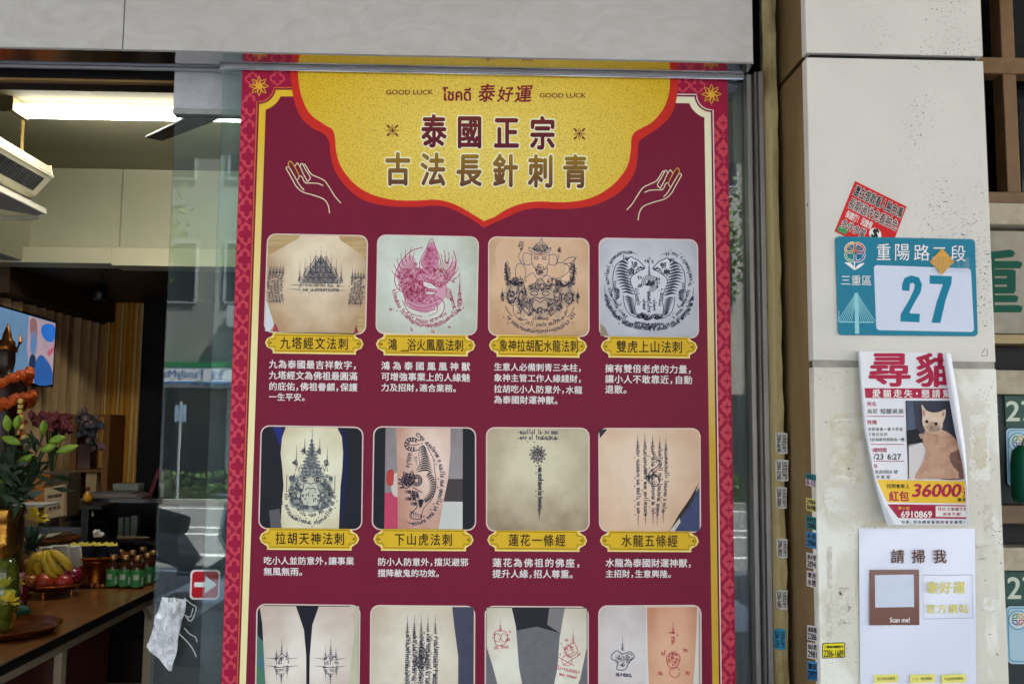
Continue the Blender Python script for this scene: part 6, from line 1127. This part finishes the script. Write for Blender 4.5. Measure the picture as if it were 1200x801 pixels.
# --- deity statue with marigold garland
sD = 3.75; sc_ = I(-4, 600, sD); sc_.z = tz+.0005; H = I(-4, 400, sD).z - tz; du = thing('statue', tuple(sc_), 'dark statue with golden crown wearing orange marigold garlands at the left edge', 'statue'); dk = mat((52, 30, 24), .35, scale=10, var=.2)
q = MB(); q.lathe([(.10, 0), (.11, .02), (.10, H*.35), (.085, H*.55), (.07, H*.70), (.085, H*.82), (.06, H*.86), (.028, H*.88), (.036, H*.92), (.034, H*.96), (.02, H*.99)], tuple(sc_), dk, 22); q.build('body', du, smooth=True)
q = MB(); q.lathe([(.038, H*.965), (.042, H*.97), (.032, H*.985), (.033, H*.995), (.02, H*1.01), (.016, H*1.03), (.002, H*1.07)], tuple(sc_), goldm((96, 64, 26)), 18); 
for s_ in (-1, 1): q.tube([sc_+Vector((s_*.036, 0, H*.96)), sc_+Vector((s_*.055, 0, H*1.0)), sc_+Vector((s_*.05, 0, H*1.03))], [.01, .008, .002], goldm((96, 64, 26)))
q.build('crown', du, smooth=True)
om = mat((214, 96, 20), .7, scale=40, rgb2=(170, 60, 10))
for nm, R_, zc in (('garland', .088, .83), ('garland', .10, .74)):
    q = MB()
    for i in range(46):
        a = 2*math.pi*i/46; q.blob(sc_+Vector((R_*math.cos(a)*1.05, R_*math.sin(a), H*(zc+.05*math.cos(a)**2) + random.uniform(-.008, .008))), .019*random.uniform(.8, 1.2), om, 8, jit=.15)
    q.build(nm, du)
q = MB(); 
for i in range(26): q.blob(I(24+6*(i/26)*math.sin(i), 470+i*2.0, sD-.1), .008+.004*(i % 3 == 0), om if i % 3 else mat((226, 200, 110), .5), 7)
q.build('flower_string', label='short hanging string of orange and pale blossoms right of the statue', cat='garland')
# --- price card, orange box
pD = 4.35; q = MB(); P = [I(52, 572, pD), I(74, 567, pD), I(75, 604, pD), I(52, 608, pD)]
cs = thing('card_sign', tuple(P[3]), 'beige paper card with brown lettering standing behind the fruit', 'sign'); q.slab(P, (0, .03, 0), mat((206, 178, 140), .6)); q.build('card', cs)
q = MB(); S7 = lambda x, y, l=0: I(x, y, pD-.001); line(q, '請勿觸摸', 55.5, 582, 72.5, 579.5, 4.4, S7, ink(120, 84, 56), .02); line(q, '謝謝您', 57, 596, 71, 593.5, 4.2, S7, ink(120, 84, 56), .02); q.build('lettering', cs)
q = MB(); a, b_ = I(30, 556, 4.5), I(51, 594, 4.5); q.box((a.x, a.y, b_.z), (b_.x, a.y+.1, a.z), mat((176, 104, 34), .6, scale=10)); q.build('orange_box', bevel=.004, label='plain orange box behind the lily leaves', cat='box')
q = MB(); a, b_ = I(51, 553, 4.55), I(80, 568, 4.55); a2 = I(80, 606, 4.55); q.box((a.x, a.y, a2.z), (b_.x, a.y+.14, a.z), mat((84, 66, 52), .6, scale=10)); q.build('brown_box', bevel=.004, label='dull brown box behind the beige card', cat='box')
q = MB(); a, b_ = I(20, 590, 3.6), I(56, 593, 3.6); q.box((a.x, a.y-.04, b_.z), (b_.x, a.y+.1, a.z), mat((190, 186, 176), .5)); q.build('paper_stack', label='thin stack of white papers by the vase rim', cat='papers')
# --- display cabinet at the back
cD = 5.55; zc_ = I(120, 583, cD).z; x0_, x1_ = I(78, 600, cD).x, I(330, 600, cD).x; cbm = mat((26, 21, 22), .3, coat=.3)
cb = thing('display_cabinet', ((x0_+x1_)/2, cD-2.2, 0), 'black display cabinet with glass front at the back of the shop', 'cabinet')
MB().box((x0_, cD-2.2-.02, zc_-.03), (x1_, cD-1.8, zc_), cbm).build('top', cb, bevel=.003)
q = MB(); zs = I(120, 634, cD).z; q.box((x0_, cD-1.83, .004), (x1_, cD-1.8, zc_-.0305), cbm); q.box((x0_, cD-2.2, .004), (x0_+.03, cD-1.831, zc_-.0305), cbm); q.box((I(183, 600, cD).x, cD-2.2, .004), (I(186, 600, cD).x, cD-1.831, zc_-.0305), cbm); q.build('carcass', cb)
q = MB(); q.box((x0_+.031, cD-2.19, zs-.02), (I(183, 600, cD).x-.001, cD-1.832, zs), cbm); q.build('shelf', cb)
q = MB(); q.box((x0_+.031, cD-2.19, .004), (I(183, 600, cD).x-.001, cD-1.832, .25), cbm); q.build('bottom_box', cb)
for i, (x0, x1, h0) in enumerate(((139, 143, 606), (147, 150.5, 606), (154, 159.5, 604))):
    q = MB(); a, b_ = I(x0, h0, cD+.15), I(x1, 632, cD+.15); q.box((a.x, a.y, zs+.001), (b_.x, a.y+.05, a.z), mat((190, 196, 192), .5)); q.build('white_box', label=('left','middle','right')[i]+' slim white box on the cabinet shelf', cat='box', group='white boxes on the cabinet shelf')
for i in range(5):
    q = MB(); c = I(142+7*i, 632, cD+.1); c.z = zs+.011; q.blob(c, (.03, .02, .010), mat((150, 120, 96), .5, var=.2), 10); q.build('amulet', smooth=True, label=('first','second','third','fourth','fifth')[i]+' small pale amulet along the cabinet shelf from the left', cat='amulet', group='amulets on the cabinet shelf')
q = MB(); a = I(112, 586, cD-.02); 
for i in range(3): q.box((a.x-.02*i, a.y-.01+.01*i, zc_+.0005+.011*i), (a.x+.27-.03*i, a.y+.2, zc_+.010+.011*i), mat(((120, 108, 104), (150, 132, 124), (106, 100, 100))[i], .5))
q.build('magazine_stack', label='low stack of magazines on top of the black cabinet', cat='magazines')
q = MB(); a, b_ = I(130, 576, cD+.1), I(160, 583, cD+.1); q.box((a.x, a.y+.02, zc_+.034), (b_.x, a.y+.12, zc_+.036+.04), mat((130, 132, 128), .5)); q.build('grey_box', bevel=.004, label='flat grey box behind the magazines on the cabinet', cat='box')
am = thing('amber_bottle', tuple(I(102, 588, cD-.5)), 'small amber glass bottle catching light in front of the cabinet', 'bottle'); c = I(102, 589, cD-.5); q = MB(); q.lathe([(.012, 0), (.025, .012), (.026, .03), (.018, .05), (.008, .058), (.008, .068)], tuple(c), mat((206, 140, 20), .1, coat=.8, spec=.8), 16); q.build('body', am, smooth=True); q = MB(); q.lathe([(.009, .067), (.012, .07), (.012, .082), (.004, .086)], tuple(c), mat((120, 30, 24), .4), 12); q.build('stopper', am, smooth=True)
q = MB(); c = I(102, 590, cD-.5); q.box((c.x-.12, c.y-.1, c.z-.02), (c.x+.12, c.y+.12, c.z-.001), mat((30, 24, 24), .4)); q.box((c.x-.02, c.y-.02, 0.004), (c.x+.02, c.y+.02, c.z-.02), mat((30, 24, 24), .4)); q.build('small_stand', label='small dark pedestal stand under the amber bottle', cat='stand')
q = MB()
for (dx, dy) in ((0,0),(-3,2),(-5,4),(1,3)): q.blob(I(105+dx, 600+dy, cD-.3), (.02, .01, .012), mat((190, 196, 180), .5), 8)
q.build('white_orchid', label='tiny pale orchid bloom in front of the black cabinet', cat='flower')
# --- curio shelf and bouquets behind
kD = 5.9; q = MB(); wk = mat((120, 74, 28), .5, scale=8)
def bx(x0, y0, x1, y1, D, dep, ma): a, b_ = I(x0, y0, D), I(x1, y1, D); q.box((a.x, a.y, b_.z), (b_.x, a.y+dep, a.z), ma)
bx(84, 486, 86.5, 582, kD, .25, wk); bx(122, 486, 124.5, 582, kD, .25, wk); bx(84, 485, 124.5, 487.5, kD-.002, .26, wk); bx(86.6, 550, 121.9, 553, kD, .25, wk); q.build('curio_shelf', label='brown open curio shelf against the curtain at the back', cat='shelf')
q = MB(); bx(88, 520, 105, 549.5, kD+.02, .1, mat((96, 66, 60), .6)); q.build('brown_book', label='dull red brown book on the curio shelf', cat='book')
q = MB(); bx(101, 553.5, 112, 580, kD+.02, .1, mat((176, 150, 110), .6)); q.build('beige_cloth', label='beige folded cloth on the lower curio shelf', cat='cloth')
q = MB()
for i in range(60): q.blob(I(random.gauss(104, 6), random.gauss(500, 9), kD-.1+random.uniform(-.05,.05)), random.uniform(.012, .03), mat((70, 72, 82) if i % 3 else (120, 96, 96), .6), 7, jit=.3)
q.build('dried_flowers', label='grey dried flower bunch on the curio shelf', cat='flowers')
q = MB()
for i in range(150): q.blob(I(random.gauss(62, 9), random.gauss(494, 5), 5.2+random.uniform(-.08,.08)), random.uniform(.012, .028), mat((124, 54, 62), .7, var=.15), 7, jit=.3)
for i in range(30): q.tube([I(62+random.gauss(0, 6), 500, 5.2), I(60, 560, 5.2)], .003, grn_l, 4)
q.build('pink_bouquet', label='bunch of dusty pink flowers in front of the brown curtain', cat='flowers')
q = MB(); c = I(60, 560, 5.2); q.lathe([(.05, -.25), (.06, -.1), (.045, 0)], tuple(c), mat((60, 46, 40), .4), 16); q.box((c.x-.25, c.y-.15, 0.004), (c.x+.25, c.y+.2, c.z-.2505), cbm); q.build('flower_stand', label='dark stand and pot under the dusty pink flowers', cat='stand')
for i, (x, c_) in enumerate(((183.5, (96, 24, 40)), (187.5, (170, 160, 150)))):
    q = MB(); D_ = cD+.1; a, b_ = I(x-5, 548+4*i, D_), I(x+4, 583, D_); q.slab([(a.x+.03, a.y, a.z), (b_.x, a.y, a.z), (b_.x, a.y, zc_+.001), (a.x-.02, a.y, zc_+.001)], (0, .15, 0), mat(c_, .6)); q.build('folder', label=('dark red','pale grey')[i]+' folder leaning on the cabinet beside the glass door', cat='folder')
# --- plastic bag and hooks on the glass door
def bagm():
    ma, N, L, b = nodes_mat('crinkled_plastic'); b.inputs['Base Color'].default_value = (.9, .9, .93, 1); b.inputs['Roughness'].default_value = .07; b.inputs['Alpha'].default_value = .74; b.inputs['Specular IOR Level'].default_value = 1.
    tc = N.new('ShaderNodeTexCoord'); v = N.new('ShaderNodeTexVoronoi'); v.inputs['Scale'].default_value = 48; L.new(tc.outputs['Object'], v.inputs['Vector']); n_ = N.new('ShaderNodeTexNoise'); n_.inputs['Scale'].default_value = 120; L.new(tc.outputs['Object'], n_.inputs['Vector'])
    ad = N.new('ShaderNodeMath'); L.new(v.outputs['Distance'], ad.inputs[0]); L.new(n_.outputs[0], ad.inputs[1]); bp = N.new('ShaderNodeBump'); bp.inputs['Strength'].default_value = .5; bp.inputs['Distance'].default_value = .008; L.new(ad.outputs[0], bp.inputs['Height']); L.new(bp.outputs[0], b.inputs['Normal']); return ma
bgq = quad(((190,699),(218,702),(201,786),(173,757))); bg_ = thing('plastic_bag', tuple(pt(195, 786, .03)), 'crumpled clear plastic bag hanging on the glass door below the red sticker', 'plastic bag')
rn = random.Random(3); hts = [[rn.uniform(0, .03) for _ in range(15)] for _ in range(25)]
q = MB(); bmn = bagm()
q.surf(lambda u, v: pt(*[a+b_ for a, b_ in zip(bgq(u, v), (1.6*math.sin(v*11), 1.2*math.sin(u*9)))], .035 - hts[min(24, int(v*24))][min(14, int(u*14))] - .02*math.sin(math.pi*u)*math.sin(math.pi*v)), 8, 13, bmn); q.build('front_skin', bg_)
q = MB(); q.surf(lambda u, v: pt(*bgq(u, v), .05 - hts[min(24, int(v*24))][14-min(14, int(u*14))]*.3), 14, 24, bmn); q.build('back_skin', bg_)
q = MB(); q.slab([pt(*bgq(u, v), .038) for u, v in ((.25,.12),(.85,.1),(.8,.85),(.2,.8))], (0, .003, 0), mat((170, 168, 172), .5, scale=30, var=.16)); q.build('paper_content', bg_)
hk = thing('wire_hook', tuple(pt(220, 740, .04)), 'loose bent white wire ties beside the plastic bag on the glass door', 'wire hook'); 
for P in ([(216,700),(224,707),(230,712),(224,727),(218,722)], [(216,735),(222,742),(229,746),(231,752)], [(210,742),(220,752),(226,760),(230,769)], [(226,712),(223,722),(216,720)]):
    q = MB(); q.tube([pt(x, y, .045) for x, y in spl(P, 4)], .0012, mat((214, 214, 212), .4), 6); q.build('wire', hk)
# ================================================================ across the street (seen reflected in the glass)
FY = -19.5
def facade(x0, x1, h, c, win, label, seed):
    rn = random.Random(seed); o = thing('street_building', ((x0+x1)/2, FY-3, 0), label, 'building', 'buildings across the street'); m_ = mat(c, .8, scale=1.5, var=.08)
    MB().box((x0, FY-7, 0), (x1, FY, h), m_).build('wall', o)
    q = MB(); gw = mat((46, 54, 62), .15); fr_ = mat((170, 172, 174), .5); n = int((x1-x0)/2.0)
    for f in range(int((h-4)/3)):
        z = 4.4+3*f
        for k in range(n):
            x = x0+.5+(x1-x0-.6)*k/n; w2 = win*rn.uniform(.85, 1.1); q.box((x, FY+.001, z), (x+w2, FY+.05, z+1.5), fr_); q.box((x+.06, FY+.052, z+.06), (x+w2-.06, FY+.06, z+1.44), gw)
            if rn.random() < .35: q.box((x+.2, FY+.06, z-.6), (x+.9, FY+.4, z-.1), fr_)
    q.build('window_row', o)
    q = MB(); q.box((x0+.2, FY+.001, .1), (x1-.2, FY+.03, 2.35), gw); n = int((x1-x0)/1.5)
    for k in range(n+1): x = x0+.2+(x1-x0-.4)*k/n; q.box((x-.05, FY+.031, .1), (x+.05, FY+.08, 2.35), fr_)
    q.build('shop_front', o)
facade(-30, -12.6, 16, (150, 148, 142), 1.3, 'greyish block across the street, left of the trees', 1); facade(-12.5, -4.2, 13, (138, 140, 136), 1.2, 'pale block across the street above the convenience store sign', 2); facade(-4.1, 9, 17, (186, 178, 166), 1.4, 'beige block across the street right of the store', 3); facade(9.1, 30, 14, (170, 170, 172), 1.2, 'long grey block across the street far right', 4)
# mirror-true shop sign: pixel in the reflection -> place on the far side
def ms(px, py, Y): p = pt(px, py, -Y); return Vector((p.x, Y, p.z))
SGY = FY+.45; zt_, zbt = ms(230, 423.5, SGY).z, ms(230, 448, SGY).z
sgn = thing('shop_sign', (-8, SGY, zbt), 'green white and blue convenience store sign across the street', 'sign')
h_ = zt_-zbt; q = MB(); sw = mat((228, 232, 236), .4, var=.02); q.box((-12.4, FY+.001, zbt+h_*.05), (-4.4, SGY, zbt+h_*.72), sw); q.build('board', sgn)
q = MB(); q.box((-12.41, FY+.001, zbt+h_*.73), (-4.39, SGY+.01, zt_), mat((40, 132, 86), .4)); q.build('green_stripe', sgn); q = MB(); q.box((-12.41, FY+.001, zbt-h_*.05), (-4.39, SGY+.01, zbt+h_*.045), mat((40, 120, 184), .4)); q.build('blue_stripe', sgn)
q = MB(); bl = mat((30, 92, 170), .4); xa = lambda px: ms(px, 437, SGY+.012).x
def sgtext(st, xr, xl, z0, z1):
    vs_, fs = glyph_mesh(st); xs = [v[0] for v in vs_]; ys = [v[1] for v in vs_]; q.add([(xr + (xl-xr)*(x-min(xs))/(max(xs)-min(xs)), SGY+.012, z0+(z1-z0)*(y-min(ys))/(max(ys)-min(ys))) for x, y in vs_], fs, bl)
sgtext('全家', xa(262), xa(245), zbt+h_*.14, zbt+h_*.62); sgtext('FamilyMart', xa(236), xa(180), zbt+h_*.12, zbt+h_*.62); q.build('lettering', sgn)
q = MB(); q.box((-12.4, FY+.001, 2.36), (-4.4, FY+.9, zbt-h_*.08), mat((120, 124, 126), .6)); q.build('awning', label='grey awning under the convenience store sign', cat='awning')
# trees along the far kerb
def tree(x, y, h, r, seed, label):
    rn = random.Random(seed); o = thing('street_tree', (x, y, 0), label, 'tree', 'trees across the street'); bark = mat((86, 70, 56), .9, scale=8, bump=.5); q = MB(); top = Vector((x, y, h*.55)); q.tube([(x, y, 0), (x+.05, y, h*.3), tuple(top)], [.16, .12, .09], bark, 8); tips = []
    for k in range(7):
        a = k*.9; e = Vector((x+math.cos(a)*r*.6, y+math.sin(a)*r*.5, h*(.7+.2*rn.random()))); q.tube([top-Vector((0,0,.3*k*.2)), (top+e)/2+Vector((0,0,.1)), e], [.06, .04, .015], bark, 6); tips.append(e)
    q.build('trunk', o, smooth=True); q = MB(); l1_, l2_ = mat((88, 124, 44), .6, var=.1), mat((58, 88, 34), .6, var=.1)
    for i in range(1500):
        e = rn.choice(tips); c = e + Vector((rn.gauss(0, r*.26), rn.gauss(0, r*.24), rn.gauss(0, r*.3))); a = Vector((rn.uniform(-1,1), rn.uniform(-1,1), rn.uniform(-1,1))).normalized()*rn.uniform(.06, .13); b_ = a.cross(Vector((rn.uniform(-1,1), rn.uniform(-1,1), rn.uniform(-1,1)))).normalized()*.06; q.add([c-a, c+b_, c+a, c-b_], [(0,1,2,3)], l1_ if rn.random() < .6 else l2_)
    q.build('crown', o)
tp = ms(203, 380, -17.6); tree(tp.x-1.3, -17.6, 7.2, 1.25, 5, 'small leafy street tree across the road near the store sign'); tree(-12.5, -17.4, 7, 2.2, 6, 'larger leafy street tree across the road, left of the store'); tree(-3.2, -17.5, 6.4, 1.9, 8, 'leafy street tree across the road, right of the store'); tree(4, -17.5, 7, 2.1, 9, 'leafy street tree across the road, farthest right')
q = MB(); rn = random.Random(4); hm1 = mat((70, 104, 46), .7, var=.15)
for i in range(2500):
    c = Vector((rn.uniform(-14, 6), -16.9+rn.uniform(-.25, .25), rn.uniform(.05, .55))); a = Vector((rn.uniform(-1,1), rn.uniform(-1,1), rn.uniform(-1,1))).normalized()*.09; b_ = a.cross(Vector((rn.uniform(-1,1), rn.uniform(-1,1), rn.uniform(-1,1)))).normalized()*.06; q.add([c-a, c+b_, c+a, c-b_], [(0,1,2,3)], hm1)
q.box((-14, -17.1, .02), (6, -16.7, .25), mat((60, 76, 44), .9)); q.build('hedge', label='low clipped hedge along the far kerb', cat='hedge')
p = ms(206, 560, -16.6); q = MB(); gp = mat((186, 190, 194), .4, .5); q.tube([(p.x, -16.6, 0), (p.x, -16.6, ms(206, 470, -16.6).z)], .03, gp, 10); q.box((p.x-.11, -16.62, ms(206, 494, -16.6).z), (p.x+.11, -16.58, ms(206, 474, -16.6).z), mat((150, 176, 200), .5)); q.build('bus_stop_pole', label='slim grey pole with a pale blue board on the far kerb', cat='pole')
def scooter(x, y, label, c):
    o = thing('scooter', (x, y, -.1), label, 'scooter', 'scooters on the road side'); bm__ = mat(c, .25, coat=.6); bk2 = mat((26, 26, 28), .6); ch = mat((180, 180, 184), .25, .9)
    z = -.1
    for dx in (-.62, .62):
        q = MB(); n = 20; q.tube([(x+dx+.19*math.cos(2*math.pi*i/n), y, z+.24+.19*math.sin(2*math.pi*i/n)) for i in range(n+1)], .05, bk2, 8); q.build('wheel', o, smooth=True)
    q = MB(); q.tube([(x-.8, y, z+.62), (x-.45, y, z+.58), (x-.1, y, z+.48), (x+.05, y, z+.34)], [.06, .16, .15, .1], bm__, 12); q.box((x-.05, y-.14, z+.27), (x+.36, y+.14, z+.32), bm__); q.tube([(x+.36, y, z+.3), (x+.46, y, z+.6), (x+.42, y, z+.92)], [.15, .17, .08], bm__, 12); q.tube([(x+.5, y, z+.45), (x+.64, y, z+.48), (x+.8, y, z+.4)], [.06, .09, .03], bm__, 10); q.build('body', o, smooth=True)
    q = MB(); q.tube([(x-.75, y, z+.76), (x-.4, y, z+.77), (x-.02, y, z+.70)], [.07, .12, .08], bk2, 12); q.build('seat', o, smooth=True); q = MB(); q.tube([(x+.36, y-.32, z+1.0), (x+.42, y, z+.97), (x+.36, y+.32, z+1.0)], .016, ch, 8); q.build('handlebar', o, smooth=True); q = MB(); q.blob((x+.54, y, z+.78), (.05, .08, .07), mat((220, 224, 226), .1, coat=.8), 12); q.build('headlight', o, smooth=True)
    for s_ in (-1, 1): q = MB(); q.tube([(x+.40, y+s_*.22, z+1.0), (x+.40, y+s_*.28, z+1.14)], .007, bk2, 6); q.blob((x+.40, y+s_*.3, z+1.18), (.015, .06, .04), bk2, 10); q.build('mirror', o, smooth=True)
p = ms(182, 555, -16.0); scooter(p.x-.72, -16.1, 'dark grey scooter parked by the far kerb', (74, 78, 84)); p = ms(216, 645, -6.2); scooter(p.x, -6.2, 'grey blue scooter parked at the near kerb behind the viewer', (70, 84, 104))
